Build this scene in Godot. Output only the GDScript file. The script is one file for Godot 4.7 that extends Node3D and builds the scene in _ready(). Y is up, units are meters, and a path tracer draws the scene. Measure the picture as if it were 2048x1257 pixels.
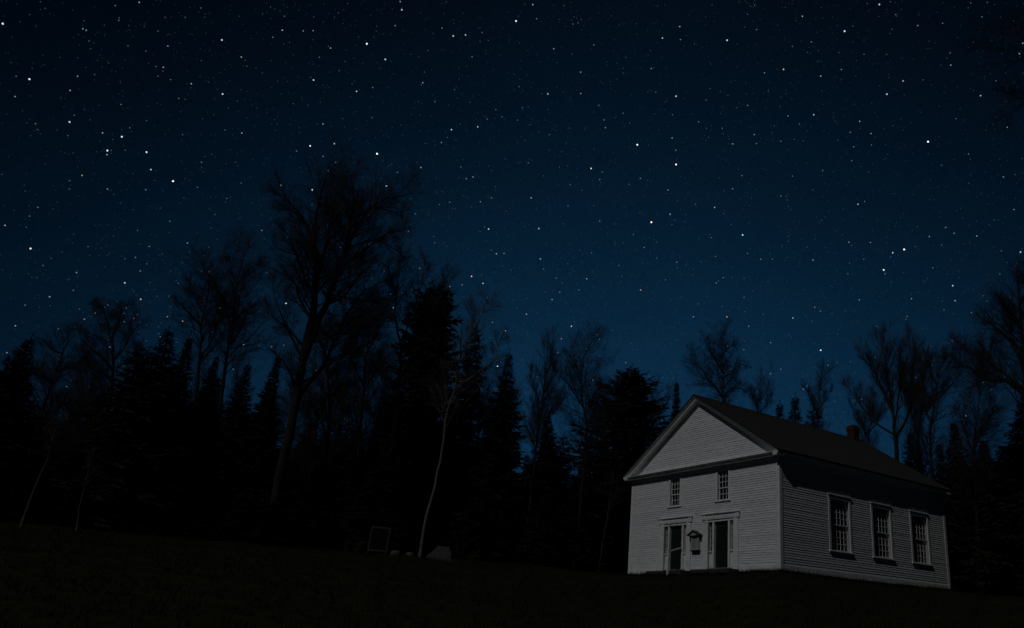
extends Node3D
# A white clapboard meetinghouse on a knoll at night, moonlit from the front, bare trees and spruces round the clearing, stars above.
# World: x runs along the front wall, z points out of the front wall, y is up; the origin is the foot of the near front corner.

const EYE := Vector3(22.994, -2.474, 25.425)
const AXIS_X := Vector3(0.616719, 0.047643, -0.785740)
const AXIS_Y := Vector3(0.246009, 0.936506, 0.249874)
const AXIS_Z := Vector3(0.747755, -0.347401, 0.565841)
const FOCAL := 1616.2       # in pixels of a picture 2048 wide
const MIDDLE := Vector2(1267.3, 659.7)   # principal point in that picture
const MOON := Vector3(0.25, 1.10, 1.0)   # towards the moon
const BACK := 12.09         # length of the meetinghouse
const OVER := 0.29          # eave overhang

var rng := RandomNumberGenerator.new()
var rough := FastNoiseLite.new()
var mats := {}
var taken := {}


# ---------------------------------------------------------------- geometry
class Geo:
	var v := PackedVector3Array()
	var n := PackedVector3Array()
	var i := PackedInt32Array()

	func quad(a: Vector3, b: Vector3, c: Vector3, d: Vector3) -> void:   # counter-clockwise seen from outside
		var m := (b - a).cross(c - a)
		if m.length_squared() < 1e-14:
			m = (c - a).cross(d - a)
		m = m.normalized()
		var k := v.size()
		v.append(a); v.append(b); v.append(c); v.append(d)
		n.append(m); n.append(m); n.append(m); n.append(m)
		i.append_array(PackedInt32Array([k, k + 2, k + 1, k, k + 3, k + 2]))

	func tri(a: Vector3, b: Vector3, c: Vector3) -> void:
		var m := (b - a).cross(c - a).normalized()
		var k := v.size()
		v.append(a); v.append(b); v.append(c)
		n.append(m); n.append(m); n.append(m)
		i.append_array(PackedInt32Array([k, k + 2, k + 1]))

	func box(lo: Vector3, hi: Vector3) -> void:
		var a := Vector3(lo.x, lo.y, hi.z)
		var b := Vector3(hi.x, lo.y, hi.z)
		var c := Vector3(hi.x, hi.y, hi.z)
		var d := Vector3(lo.x, hi.y, hi.z)
		var e := Vector3(lo.x, lo.y, lo.z)
		var f := Vector3(hi.x, lo.y, lo.z)
		var g := Vector3(hi.x, hi.y, lo.z)
		var h := Vector3(lo.x, hi.y, lo.z)
		quad(a, b, c, d); quad(f, e, h, g); quad(e, a, d, h); quad(b, f, g, c); quad(d, c, g, h); quad(e, f, b, a)

	# box with chamfered front edges
	func block(lo: Vector3, hi: Vector3, ch: float) -> void:
		var z0 := hi.z - ch
		box(lo, Vector3(hi.x, hi.y, z0))
		var a := Vector3(lo.x, lo.y, z0); var b := Vector3(hi.x, lo.y, z0); var c := Vector3(hi.x, hi.y, z0); var d := Vector3(lo.x, hi.y, z0)
		var e := Vector3(lo.x + ch, lo.y + ch, hi.z); var f := Vector3(hi.x - ch, lo.y + ch, hi.z); var g := Vector3(hi.x - ch, hi.y - ch, hi.z); var h := Vector3(lo.x + ch, hi.y - ch, hi.z)
		quad(a, b, f, e); quad(b, c, g, f); quad(c, d, h, g); quad(d, a, e, h); quad(e, f, g, h)

	# prism of a polygon (x, y), counter-clockwise seen from +z, between z0 and z1
	func prism(p: PackedVector2Array, z0: float, z1: float) -> void:
		var t := Geometry2D.triangulate_polygon(p)
		for k in range(0, t.size(), 3):
			var a := p[t[k]]; var b := p[t[k + 1]]; var c := p[t[k + 2]]
			if (b - a).cross(c - a) < 0.0:
				var s := b; b = c; c = s
			tri(Vector3(a.x, a.y, z1), Vector3(b.x, b.y, z1), Vector3(c.x, c.y, z1))
			tri(Vector3(a.x, a.y, z0), Vector3(c.x, c.y, z0), Vector3(b.x, b.y, z0))
		for k in p.size():
			var a := p[k]; var b := p[(k + 1) % p.size()]
			quad(Vector3(a.x, a.y, z0), Vector3(b.x, b.y, z0), Vector3(b.x, b.y, z1), Vector3(a.x, a.y, z1))

	# round tapering tube through points
	func tube(p: PackedVector3Array, r0: float, r1: float, sides: int) -> void:
		var count := p.size()
		if count < 2:
			return
		var k := v.size()
		for j in count:
			var t: Vector3 = (p[mini(j + 1, count - 1)] - p[maxi(j - 1, 0)]).normalized()
			var u := t.cross(Vector3(0.31, 0.12, 0.94)).normalized()
			var w := t.cross(u)
			var r: float = lerpf(r0, r1, float(j) / float(count - 1))
			for q in sides:
				var a := TAU * q / sides
				var o := u * cos(a) + w * sin(a)
				v.append(p[j] + o * r)
				n.append(o)
		for j in count - 1:
			for q in sides:
				var a := k + j * sides + q
				var b := k + j * sides + (q + 1) % sides
				var c := a + sides
				var d := b + sides
				i.append(a); i.append(c); i.append(b)
				i.append(b); i.append(c); i.append(d)

	func mesh() -> ArrayMesh:
		var arrays := []
		arrays.resize(Mesh.ARRAY_MAX)
		arrays[Mesh.ARRAY_VERTEX] = v
		arrays[Mesh.ARRAY_NORMAL] = n
		arrays[Mesh.ARRAY_INDEX] = i
		var m := ArrayMesh.new()
		m.add_surface_from_arrays(Mesh.PRIMITIVE_TRIANGLES, arrays)
		return m


# ---------------------------------------------------------------- naming and adding
func numbered(called: String) -> String:
	if not taken.has(called):
		taken[called] = 0
		return called
	taken[called] += 1
	return "%s_%03d" % [called, taken[called]]


func thing(called: String, label: String, category: String, at := Vector3.ZERO, group := "") -> Node3D:
	var o := Node3D.new()
	o.name = numbered(called)
	add_child(o)
	o.position = at
	tag(o, label, category, group)
	return o


func tag(o: Node, label: String, category: String, group := "") -> void:
	o.set_meta("label", label)
	o.set_meta("category", category)
	if group:
		o.set_meta("group", group)


func put(called: String, m: Mesh, mat: String, parent: Node, t := Transform3D()) -> MeshInstance3D:
	var o := MeshInstance3D.new()
	o.name = called
	o.mesh = m
	o.material_override = mats[mat]
	o.transform = t
	parent.add_child(o, true)
	return o


func geo(called: String, g: Geo, mat: String, parent: Node, t := Transform3D()) -> MeshInstance3D:
	return put(called, g.mesh(), mat, parent, t)


func node(called: String, parent: Node, t := Transform3D()) -> Node3D:
	var o := Node3D.new()
	o.name = called
	o.transform = t
	parent.add_child(o, true)
	return o


# ---------------------------------------------------------------- picture to place
func ray(x: float, y: float) -> Vector3:
	return AXIS_X * ((x - MIDDLE.x) / FOCAL) - AXIS_Y * ((y - MIDDLE.y) / FOCAL) - AXIS_Z


func place(x: float, y: float, far: float) -> Vector3:   # the point in that direction at a horizontal distance from the eye
	var d := ray(x, y)
	return EYE + d * (far / Vector2(d.x, d.z).length())


# ---------------------------------------------------------------- terrain
const CREST := [[-180.0, 36.0], [-75.0, 36.0], [-59.0, 37.0], [-52.4, 41.2], [-42.2, 34.0], [-31.5, 43.6], [-20.0, 46.0], [180.0, 46.0]]


func ground_at(x: float, z: float) -> float:
	var dx := x - EYE.x
	var dz := z - EYE.z
	var r := sqrt(dx * dx + dz * dz)
	var az := rad_to_deg(atan2(dx, -dz))
	var rc := 36.0
	for k in CREST.size() - 1:
		if az >= CREST[k][0] and az <= CREST[k + 1][0]:
			rc = lerpf(CREST[k][1], CREST[k + 1][1], (az - CREST[k][0]) / (CREST[k + 1][0] - CREST[k][0]))
			break
	var top := 0.0
	var h := -3.77 + 3.77 * minf(r / rc, 1.0)
	if r > rc:
		var away := maxf(smoothstep(-50.0, -58.0, az), smoothstep(-30.0, -22.0, az))
		top = minf(0.02 * (r - rc), 3.0) * away
		h += top
	var w := smoothstep(-0.3, 0.4, cos(deg_to_rad(az + 55.0)))
	h = lerpf(-3.77, h, w)
	var calm := smoothstep(0.5, 4.0, maxf(maxf(-10.0 - x, x), maxf(-BACK - z, z)))
	return h - 0.05 + rough.get_noise_2d(x * 6.0, z * 6.0) * 0.09 * calm


func ground() -> void:
	var rings := PackedFloat32Array()
	var r := 0.4
	while r < 2600.0:
		rings.append(r)
		r += 0.8 if r < 62.0 else r * 0.18
	var n := 200
	var g := Geo.new()
	for k in rings.size():
		for a in n:
			var t := TAU * a / n
			var x := EYE.x + rings[k] * sin(t)
			var z := EYE.z - rings[k] * cos(t)
			g.v.append(Vector3(x, ground_at(x, z), z))
			var e := 0.4
			g.n.append(Vector3(ground_at(x - e, z) - ground_at(x + e, z), 2.0 * e, ground_at(x, z - e) - ground_at(x, z + e)).normalized())
	for k in rings.size() - 1:
		for a in n:
			var p := k * n + a
			var q := k * n + (a + 1) % n
			g.i.append_array(PackedInt32Array([p, p + n, q, q, p + n, q + n]))
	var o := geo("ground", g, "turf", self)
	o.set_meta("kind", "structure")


func grass() -> void:
	var g := Geo.new()
	rng.seed = 77
	for k in 9:
		var a := rng.randf() * TAU
		var p := Vector3(cos(a), 0, sin(a)) * rng.randf() * 0.06
		var lean := Vector3(cos(a), 0, sin(a)) * rng.randf_range(0.02, 0.07)
		var s := Vector3(-sin(a), 0, cos(a)) * 0.004
		var h := rng.randf_range(0.04, 0.10)
		g.tri(p - s, p + s, p + lean + Vector3(0, h, 0))
	var m := MultiMesh.new()
	m.transform_format = MultiMesh.TRANSFORM_3D
	m.mesh = g.mesh()
	var count := 42000
	m.instance_count = count
	var done := 0
	while done < 2600:   # longer tufts where the mower does not reach, along the foot of the walls
		var front := rng.randf() < 0.45
		var x := rng.randf_range(-10.2, 0.2) if front else 0.06 + rng.randf() * 0.25
		var z := 0.06 + rng.randf() * 0.25 if front else rng.randf_range(-BACK - 0.2, 0.2)
		if front and (absf(x + 6.53) < 1.25 or absf(x + 3.47) < 1.25):
			z += 0.66
		var s := rng.randf_range(0.8, 2.1)
		m.set_instance_transform(done, Transform3D(Basis(Vector3.UP, rng.randf() * TAU).scaled(Vector3(s, s * rng.randf_range(0.8, 1.6), s)), Vector3(x, ground_at(x, z) - 0.008, z)))
		done += 1
	while done < count:
		var az := deg_to_rad(rng.randf_range(-104.0, -16.0))
		var d := sqrt(rng.randf_range(16.0, 2100.0))
		var x := EYE.x + d * sin(az)
		var z := EYE.z - d * cos(az)
		if x > -10.1 and x < 0.1 and z < 0.1 and z > -BACK - 0.1:
			continue
		var s := rng.randf_range(0.6, 1.5)
		m.set_instance_transform(done, Transform3D(Basis(Vector3.UP, rng.randf() * TAU).scaled(Vector3(s, s * rng.randf_range(0.7, 1.3), s)), Vector3(x, ground_at(x, z) - 0.008, z)))
		done += 1
	var o := MultiMeshInstance3D.new()
	o.name = "grass"
	o.multimesh = m
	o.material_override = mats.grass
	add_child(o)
	o.set_meta("kind", "stuff")
	o.set_meta("label", "short dead grass covering the slope below the meetinghouse")
	o.set_meta("category", "grass")


# ---------------------------------------------------------------- materials
func noise_map(seed_: int, freq: float, stops: Array, size := 256, octaves := 4) -> NoiseTexture2D:
	var f := FastNoiseLite.new()
	f.seed = seed_
	f.frequency = freq
	f.fractal_octaves = octaves
	var ramp := Gradient.new()
	ramp.offsets = PackedFloat32Array()
	var off := PackedFloat32Array()
	var col := PackedColorArray()
	for s in stops:
		off.append(s[0])
		col.append(Color(s[1], s[2], s[3]).linear_to_srgb())
	ramp.offsets = off
	ramp.colors = col
	var t := NoiseTexture2D.new()
	t.width = size
	t.height = size
	t.seamless = true
	t.noise = f
	t.color_ramp = ramp
	return t


func surface(called: String, map: Texture2D, scale_: Vector3, roughness: float, lin := Color(1, 1, 1), spec := 0.5) -> StandardMaterial3D:
	var m := StandardMaterial3D.new()
	m.resource_name = called
	m.albedo_color = lin.linear_to_srgb()
	m.roughness = roughness
	m.metallic_specular = spec
	if map:
		m.albedo_texture = map
		m.uv1_triplanar = true
		m.uv1_world_triplanar = true
		m.uv1_scale = scale_
	mats[called] = m
	return m


func materials() -> void:
	var paint := noise_map(3, 0.02, [[0.0, 0.44, 0.44, 0.43], [0.30, 0.64, 0.64, 0.635], [0.5, 0.70, 0.70, 0.70], [1.0, 0.76, 0.76, 0.76]])
	surface("paint", paint, Vector3(0.35, 1.1, 0.35), 0.6)
	surface("paint_worn", paint, Vector3(0.5, 1.7, 0.5), 0.65, Color(0.92, 0.925, 0.935))
	surface("paint_fresh", paint, Vector3(0.27, 0.9, 0.27), 0.55, Color(1.04, 1.04, 1.035))
	surface("trim", paint, Vector3(0.4, 0.4, 0.4), 0.5, Color(1.03, 1.03, 1.03))
	surface("shingle", noise_map(5, 0.06, [[0.0, 0.012, 0.012, 0.0115], [0.5, 0.024, 0.023, 0.022], [1.0, 0.042, 0.040, 0.037]]), Vector3(0.7, 0.7, 0.7), 0.95)
	surface("brick", noise_map(7, 0.09, [[0.00, 0.0210, 0.0072, 0.0048], [0.50, 0.0420, 0.0144, 0.0090], [1.00, 0.0660, 0.0252, 0.0156]]), Vector3(1.5, 1.5, 1.5), 0.9)
	surface("mortar", null, Vector3.ONE, 0.95, Color(0.10, 0.085, 0.07))
	surface("door_green", noise_map(9, 0.03, [[0.0, 0.004, 0.013, 0.010], [1.0, 0.007, 0.021, 0.017]]), Vector3(1, 0.3, 1), 0.45)
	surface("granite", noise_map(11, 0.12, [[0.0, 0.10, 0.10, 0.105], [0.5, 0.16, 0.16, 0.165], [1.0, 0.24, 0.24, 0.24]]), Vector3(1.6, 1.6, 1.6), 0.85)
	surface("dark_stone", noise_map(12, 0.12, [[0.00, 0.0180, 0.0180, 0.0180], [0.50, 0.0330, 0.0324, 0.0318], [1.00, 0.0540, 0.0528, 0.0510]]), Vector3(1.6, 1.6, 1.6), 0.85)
	surface("slate", noise_map(13, 0.08, [[0.00, 0.0280, 0.0280, 0.0294], [0.50, 0.0455, 0.0462, 0.0483], [1.00, 0.0700, 0.0700, 0.0700]]), Vector3(1.3, 1.3, 1.3), 0.85)
	surface("weathered_wood", noise_map(15, 0.05, [[0.00, 0.0210, 0.0192, 0.0168], [1.00, 0.0450, 0.0420, 0.0384]]), Vector3(2, 0.4, 2), 0.85)
	surface("dark_board", null, Vector3.ONE, 0.9, Color(0.008, 0.008, 0.009), 0.15)
	surface("paper", noise_map(17, 0.15, [[0.0, 0.20, 0.20, 0.21], [0.5, 0.45, 0.45, 0.46], [1.0, 0.55, 0.55, 0.56]], 128), Vector3(3, 9, 3), 0.8)
	surface("iron", null, Vector3.ONE, 0.5, Color(0.02, 0.02, 0.02))
	surface("plaster", null, Vector3.ONE, 0.9, Color(0.35, 0.33, 0.30))
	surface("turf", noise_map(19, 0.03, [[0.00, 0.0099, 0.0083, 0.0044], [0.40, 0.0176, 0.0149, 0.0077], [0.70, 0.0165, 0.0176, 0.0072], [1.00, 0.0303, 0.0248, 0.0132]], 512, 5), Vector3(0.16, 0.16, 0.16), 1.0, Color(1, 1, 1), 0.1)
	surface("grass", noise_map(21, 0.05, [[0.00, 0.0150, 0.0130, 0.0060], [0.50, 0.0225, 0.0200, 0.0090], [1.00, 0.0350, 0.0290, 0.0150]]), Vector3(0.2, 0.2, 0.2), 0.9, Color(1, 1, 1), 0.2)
	surface("bark", noise_map(23, 0.05, [[0.00, 0.0120, 0.0105, 0.0097], [0.50, 0.0225, 0.0203, 0.0188], [1.00, 0.0435, 0.0405, 0.0375]]), Vector3(2.2, 0.5, 2.2), 0.95, Color(1, 1, 1), 0.2)
	surface("twig", null, Vector3.ONE, 0.9, Color(0.030, 0.027, 0.026), 0.2)
	surface("birch_bark", noise_map(25, 0.035, [[0.0, 0.02, 0.02, 0.02], [0.46, 0.035, 0.034, 0.032], [0.56, 0.13, 0.127, 0.12], [1.0, 0.30, 0.295, 0.285]], 256, 3), Vector3(0.9, 3.6, 0.9), 0.8)
	surface("sapling_bark", noise_map(26, 0.04, [[0.0, 0.015, 0.015, 0.014], [0.45, 0.03, 0.029, 0.028], [0.55, 0.07, 0.069, 0.066], [1.0, 0.12, 0.118, 0.114]], 256, 3), Vector3(0.9, 3.0, 0.9), 0.85)
	surface("case_grey", paint, Vector3(0.9, 0.9, 0.9), 0.7, Color(0.55, 0.55, 0.56))
	surface("birch_twig", null, Vector3.ONE, 0.85, Color(0.055, 0.046, 0.045), 0.2)
	surface("needles", noise_map(27, 0.03, [[0.0, 0.010, 0.015, 0.008], [1.0, 0.022, 0.032, 0.016]]), Vector3(0.5, 0.5, 0.5), 0.9, Color(1, 1, 1), 0.2)
	surface("needles_pine", noise_map(29, 0.03, [[0.0, 0.012, 0.018, 0.010], [1.0, 0.026, 0.038, 0.020]]), Vector3(0.5, 0.5, 0.5), 0.9, Color(1, 1, 1), 0.2)
	surface("dry_weed", null, Vector3.ONE, 0.9, Color(0.06, 0.05, 0.032), 0.2)
	surface("reflector", null, Vector3.ONE, 0.3, Color(0.55, 0.55, 0.52))
	var glass := StandardMaterial3D.new()
	glass.resource_name = "glass"
	glass.albedo_color = Color(0.10, 0.11, 0.12, 0.07)
	glass.transparency = BaseMaterial3D.TRANSPARENCY_ALPHA
	glass.roughness = 0.03
	mats["glass"] = glass
	var star := StandardMaterial3D.new()
	star.resource_name = "star_light"
	star.shading_mode = BaseMaterial3D.SHADING_MODE_UNSHADED
	star.vertex_color_use_as_albedo = true
	mats["star_light"] = star


# ---------------------------------------------------------------- sky
# Stars read from the photograph as directions: blocks of [x0, y0, step], then x, y, magnitude step (1 faint .. 3.6 bright), tint (0 white, 1 blue, 2 warm).
const STARS := [
	[[0, 0, 3.928], 18,186,3,0, 228,622,3,0, 648,226,2,1, 674,238,2,1, 697,322,1.2,1, 1316,362,2,1, 1741,314,3,1, 1747,739,3,1, 1224,523,1.4,1, 1281,529,2,2, 606,600,2,1, 548,711,2,2, 115,759,2,1, 124,600,1.4,1, 740,586,1.2,1, 544,959,3,1, 955,1075,3,0, 841,1184,3,0, 1149,1196,3,0, 803,1045,2,0, 1018,1005,1.2,0, 948,821,1.4,2, 1501,658,2,0, 1894,448,2,0, 1402,773,1.3,0, 1898,1046,2,0, 276,972,1.4,2, 838,1216,2,0, 1091,18,2,0, 903,44,1.3,0, 931,160,1.2,0, 1453,137,1.3,1, 1577,63,1.2,0, 581,906,1.1,0, 872,1182,1.2,1, 1338,626,1.2,0, 1238,599,1,0, 1145,402,1,0, 1003,360,1,0, 1238,244,1,0, 1766,1021,1,0, 1432,1058,1,0, 530,1066,1,0, 291,1019,1,0],
	[[512, 0, 3.928], 205,237,2.5,1, 370,243,2,1, 447,241,2,1, 222,127,1.2,0, 130,293,1.5,2, 585,378,2,0, 497,450,1.2,0, 870,344,3.3,0, 1015,467,3,1, 1093,202,2,1, 1145,77,2.7,0, 1132,12,2,0, 1549,283,2.7,0, 1646,275,2.5,0, 1461,221,1.5,0, 1776,256,1.2,0, 1697,446,1.5,0, 1350,397,1,0, 451,629,2.7,0, 789,718,2.5,0, 916,688,1.5,0, 1310,650,2,0, 1299,665,1.2,1, 1560,704,1.1,0, 424,1147,3,0, 614,1129,2.5,0, 950,1209,3.5,0, 1535,1019,2.6,0, 1742,997,2.5,0, 1455,1120,2,1, 911,924,1.5,1, 525,974,2,0, 317,1187,1.5,0, 526,1230,1.8,1, 1406,800,1.2,0, 1502,1080,1.3,1, 1817,937,1.3,0, 1884,861,1.3,0, 1932,918,1.2,0, 1680,802,1,1, 753,658,1.1,1],
	[[1024, 0, 3.928], 32,165,3.5,1, 163,36,2.5,1, 193,147,1.5,0, 479,189,1.2,0, 519,180,1.2,0, 1319,209,2.2,0, 1183,299,2.8,1, 1324,311,2,1, 1691,316,3.2,1, 328,383,2.2,1, 644,353,1.5,0, 895,450,1.2,1, 1095,538,1.8,0, 540,567,2,0, 282,738,2.5,0, 541,735,2.2,1, 1290,756,2.8,0, 683,828,1.6,1, 874,890,1.6,1, 725,943,1.6,0, 734,1004,1.8,0, 985,1138,3.4,0, 1259,1085,2,0, 1467,958,1.9,1, 1653,1009,1.7,1, 1736,1131,2,0, 1905,1058,1.8,0, 1288,1181,1.6,0, 1850,112,1.3,1, 1908,40,1.4,1, 1923,233,1.5,0, 1985,573,1.7,0, 1853,829,1.6,0, 1922,1129,1.5,0, 293,1059,1.2,0, 1131,725,1.2,0, 57,681,1.2,0, 82,847,1.5,1, 43,944,1.3,0, 1558,696,1,0, 1526,787,1.2,0, 1528,1009,1.2,1, 1261,902,1.2,0],
	[[1536, 0, 3.928], 877,35,3,1, 604,245,3.3,1, 272,128,2.2,0, 124,545,2.7,2, 193,364,1.5,1, 343,330,1.5,0, 312,411,1.2,1, 579,546,2,1, 416,598,2.2,0, 1064,636,2.5,2, 936,740,3,1, 1179,201,1.8,0, 1006,114,1.4,0, 1374,182,1.4,0, 1684,132,1.4,0, 1615,333,1.4,0, 1439,512,2.2,1, 1673,752,2.6,1, 1978,424,2.2,0, 2005,340,2,0, 361,902,2.7,1, 722,954,2,0, 159,911,1.7,0, 648,1041,1.6,0, 812,1050,2,2, 675,1154,1.6,0, 1260,1114,3.5,0, 1882,1000,1.8,0, 1479,933,1.5,1, 1794,636,1.2,0, 757,426,1.2,0, 102,1110,1.5,0, 248,977,1.3,1, 1578,1210,1.4,0, 1222,628,1.1,0, 1596,23,1.2,0, 1726,19,1.4,1, 815,1139,1.2,0, 1431,418,1.1,0],
	[[0, 320, 3.928], 1183,76,2.5,0, 1357,167,3.3,0, 642,122,2,2, 543,163,1.5,1, 842,229,2,1, 1143,234,1.8,1, 542,228,1.3,1, 294,373,1.6,1, 228,442,1.2,0, 36,515,2,0, 237,697,3,0, 1581,19,1.7,1, 1893,182,1.2,0, 1549,216,1.3,0, 1780,303,1.2,0, 1332,483,1.6,1, 1686,431,1.2,1, 1470,654,2,1, 1172,680,1.3,0, 1062,767,1.8,1, 1100,874,1.8,1, 1151,817,1.3,1, 979,777,1.2,1, 598,886,2,1, 978,967,2.8,1, 387,1076,2.3,1, 573,1026,1.3,0, 1103,1096,2.4,2, 1645,880,2.4,1, 1581,873,1.3,1, 1725,1161,3.4,1, 845,1142,1.7,0, 988,1164,1.9,2, 972,1209,2.1,2, 1077,1217,1.6,0, 745,1204,1.6,0, 1312,1233,1.7,0, 1325,1070,1.4,1, 194,1142,1.3,0, 821,1158,1.6,1, 660,1252,2,1, 1078,555,1.1,0, 689,682,1.1,0, 335,830,1.1,0],
	[[512, 320, 3.928], 1024,205,3,1, 440,235,3,0, 194,200,2,2, 566,86,1.8,0, 625,19,1.5,0, 1110,98,1.8,1, 1295,60,2.2,0, 1704,134,2.2,1, 1652,148,1.7,0, 1851,299,1.5,0, 1763,329,1.7,0, 1521,332,1.5,0, 1441,351,1.2,0, 1827,543,2.7,0, 1795,526,1.4,1, 1252,424,1.3,0, 1196,562,1.6,0, 1404,651,1.3,0, 43,554,2,1, 276,598,1.6,1, 662,687,1.9,1, 887,664,1.4,0, 1040,538,1.4,2, 1889,738,2.2,0, 1948,735,1.7,0, 1693,916,2.7,0, 1783,971,2.5,0, 1286,853,1.7,0, 1004,878,1.4,0, 396,922,1.9,1, 715,908,1.7,1, 234,1127,3.3,0, 1078,1161,2.5,2, 1057,1055,1.6,0, 1144,1044,1.4,0, 1523,996,1.6,0, 1619,982,1.6,0, 1816,1083,1.2,0, 1848,709,1.4,1, 1609,55,1.3,0, 82,888,1.4,1],
	[[1024, 320, 3.928], 1290,36,3.5,2, 622,67,3,2, 151,299,2.5,1, 690,155,1.9,1, 128,25,1.7,1, 1009,145,2,1, 373,57,1.2,1, 1227,238,1.8,0, 921,192,1.3,0, 711,97,1.4,0, 457,195,1.3,0, 1593,374,2.2,0, 1735,227,2,1, 1808,124,1.6,0, 1441,348,1.4,1, 1244,427,2.5,1, 1096,490,3.6,2, 689,482,1.6,0, 211,540,2.6,0, 1813,590,3.2,1, 1039,688,1.6,0, 627,731,1.5,1, 223,779,2.6,1, 248,859,1.6,1, 347,929,1.7,1, 587,935,2.2,2, 1011,1023,2.3,2, 1137,772,1.5,1, 1297,804,1.7,1, 840,831,1.4,0, 1606,967,1.7,0, 1660,926,1.5,0, 526,1022,1.6,1, 376,1041,1.6,0, 315,1098,2,0, 113,1213,2,0, 1691,1236,2.1,0, 1955,781,1.6,0, 1851,735,1.4,0, 1600,759,1.5,0, 1824,1082,1.3,0, 1567,611,1.3,0, 1207,943,1.4,0, 954,586,1.3,0, 440,362,1.2,0, 1622,951,1.2,1],
	[[1536, 320, 3.928], 432,84,1.8,1, 194,127,1.4,0, 103,284,1.5,0, 354,234,1.1,0, 709,349,2.4,0, 761,327,1.7,1, 638,647,1.9,0, 807,650,1.7,0, 1072,704,3.5,2, 982,730,2.9,1, 911,865,3.2,0, 1270,603,2.2,1, 1465,577,2,1, 1643,598,2.2,1, 1397,532,1.5,0, 1852,134,2,1, 1935,390,1.7,0, 1987,725,2.9,1, 1454,989,2.9,1, 1473,1107,2.1,0, 1130,1091,1.8,0, 355,788,2,0, 755,781,1.3,0, 630,895,1.3,0, 720,1100,1.8,0, 368,1159,1.6,0, 414,1189,1.6,0, 198,1245,2,0, 36,779,1.4,0, 1298,848,1.2,0, 1836,716,1.2,0, 1367,669,1.2,0, 1825,896,1.2,0, 1601,1201,1.4,0, 1095,1231,1.4,0, 660,6,1.4,0, 1365,41,1.2,0, 922,895,1.5,0, 1386,1181,1.1,0],
	[[0, 0, 1.0], 1011,662,3,0, 1053,629,2,0, 1143,653,2.6,0, 995,733,3,0, 1123,678,1.8,0, 1186,761,2.2,0, 1074,754,1.5,0, 1252,726,1.6,0, 1195,670,1.5,0, 1199,679,1.6,0, 1174,698,1.6,0, 1116,706,1.5,0, 985,645,1.5,0, 1387,634,1.8,0, 1642,701,3,0, 1586,636,2,0, 1454,634,2.2,0, 1542,686,1.7,0, 1541,748,1.7,0, 1657,731,1.6,0, 1607,779,1.7,0, 1616,772,1.6,0, 1905,682,1.8,0, 1980,738,2,0, 1932,833,2.8,0, 1832,756,1.8,1, 1793,716,1.5,0, 1751,715,1.5,0, 1865,731,1.6,0, 1724,799,1.9,0, 1718,802,1.6,2, 1984,780,1.6,2, 1967,766,1.6,0, 1838,864,1.8,0, 1498,653,1.6,0, 1562,739,1.5,0, 1488,700,1.4,0, 1455,693,1.6,0, 1630,615,1.6,0, 219,695,2.3,0, 30,652,1.8,0, 13,706,1.6,0, 133,774,2.4,0, 36,765,1.7,0, 248,644,2.4,1, 148,655,1.3,0, 116,658,1.4,0, 178,774,1.4,0, 267,637,1.4,0, 365,643,2.3,0, 403,690,1.8,2, 543,694,2.2,0, 320,674,1.6,0, 334,634,1.6,0, 466,739,1.7,0, 410,723,1.4,0, 487,690,1.5,0, 757,708,2.2,0, 619,731,1.8,0, 632,741,1.6,0, 567,691,1.5,0],
]


func sky_colour(az: float, el: float) -> Color:   # linear; az, el in degrees
	# a night blue that thins towards the zenith, and the glow low in the air
	var low := exp(-pow(maxf(el, 0.0) / 24.0, 1.9))
	var c := Color(0.0005 + 0.0046 * low, 0.0023 + 0.0365 * low, 0.0054 + 0.0890 * low)
	# a broad glow of the horizon, strongest towards where the eye looks
	var off := absf(wrapf(az + 52.0, -180.0, 180.0))
	var w := 0.13 + 0.87 * exp(-off * off / (2.0 * 23.0 * 23.0))
	var airglow := 1.0 + 0.07 * rough.get_noise_3d(cos(deg_to_rad(az)) * 60.0, el * 2.0, sin(deg_to_rad(az)) * 60.0)
	w *= airglow
	return Color(c.r * w, c.g * w, c.b * w)


func night_sky() -> ImageTexture:
	var small := Image.create_empty(256, 512, false, Image.FORMAT_RGBAF)
	for y in 512:
		for x in 256:
			small.set_pixel(x, y, sky_colour((x + 0.5) / 256.0 * 360.0, maxf(90.0 - (y + 0.5) / 512.0 * 180.0, 0.0)))
	small.resize(4096, 2048, Image.INTERPOLATE_BILINEAR)
	# the grain of stars too faint to tell apart
	var grain := PackedFloat32Array()
	grain.resize(512 * 512 * 4)
	rng.seed = 99
	for k in 512 * 512:
		grain[k * 4 + 3] = 0.30 * rng.randf() * rng.randf()
	var tile := Image.create_from_data(512, 512, false, Image.FORMAT_RGBAF, grain.to_byte_array())
	for x in range(0, 4096, 512):
		for y in [0, 512]:
			small.blend_rect(tile, Rect2i(0, 0, 512, 512), Vector2i(x, y))
	return ImageTexture.create_from_image(small)


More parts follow.
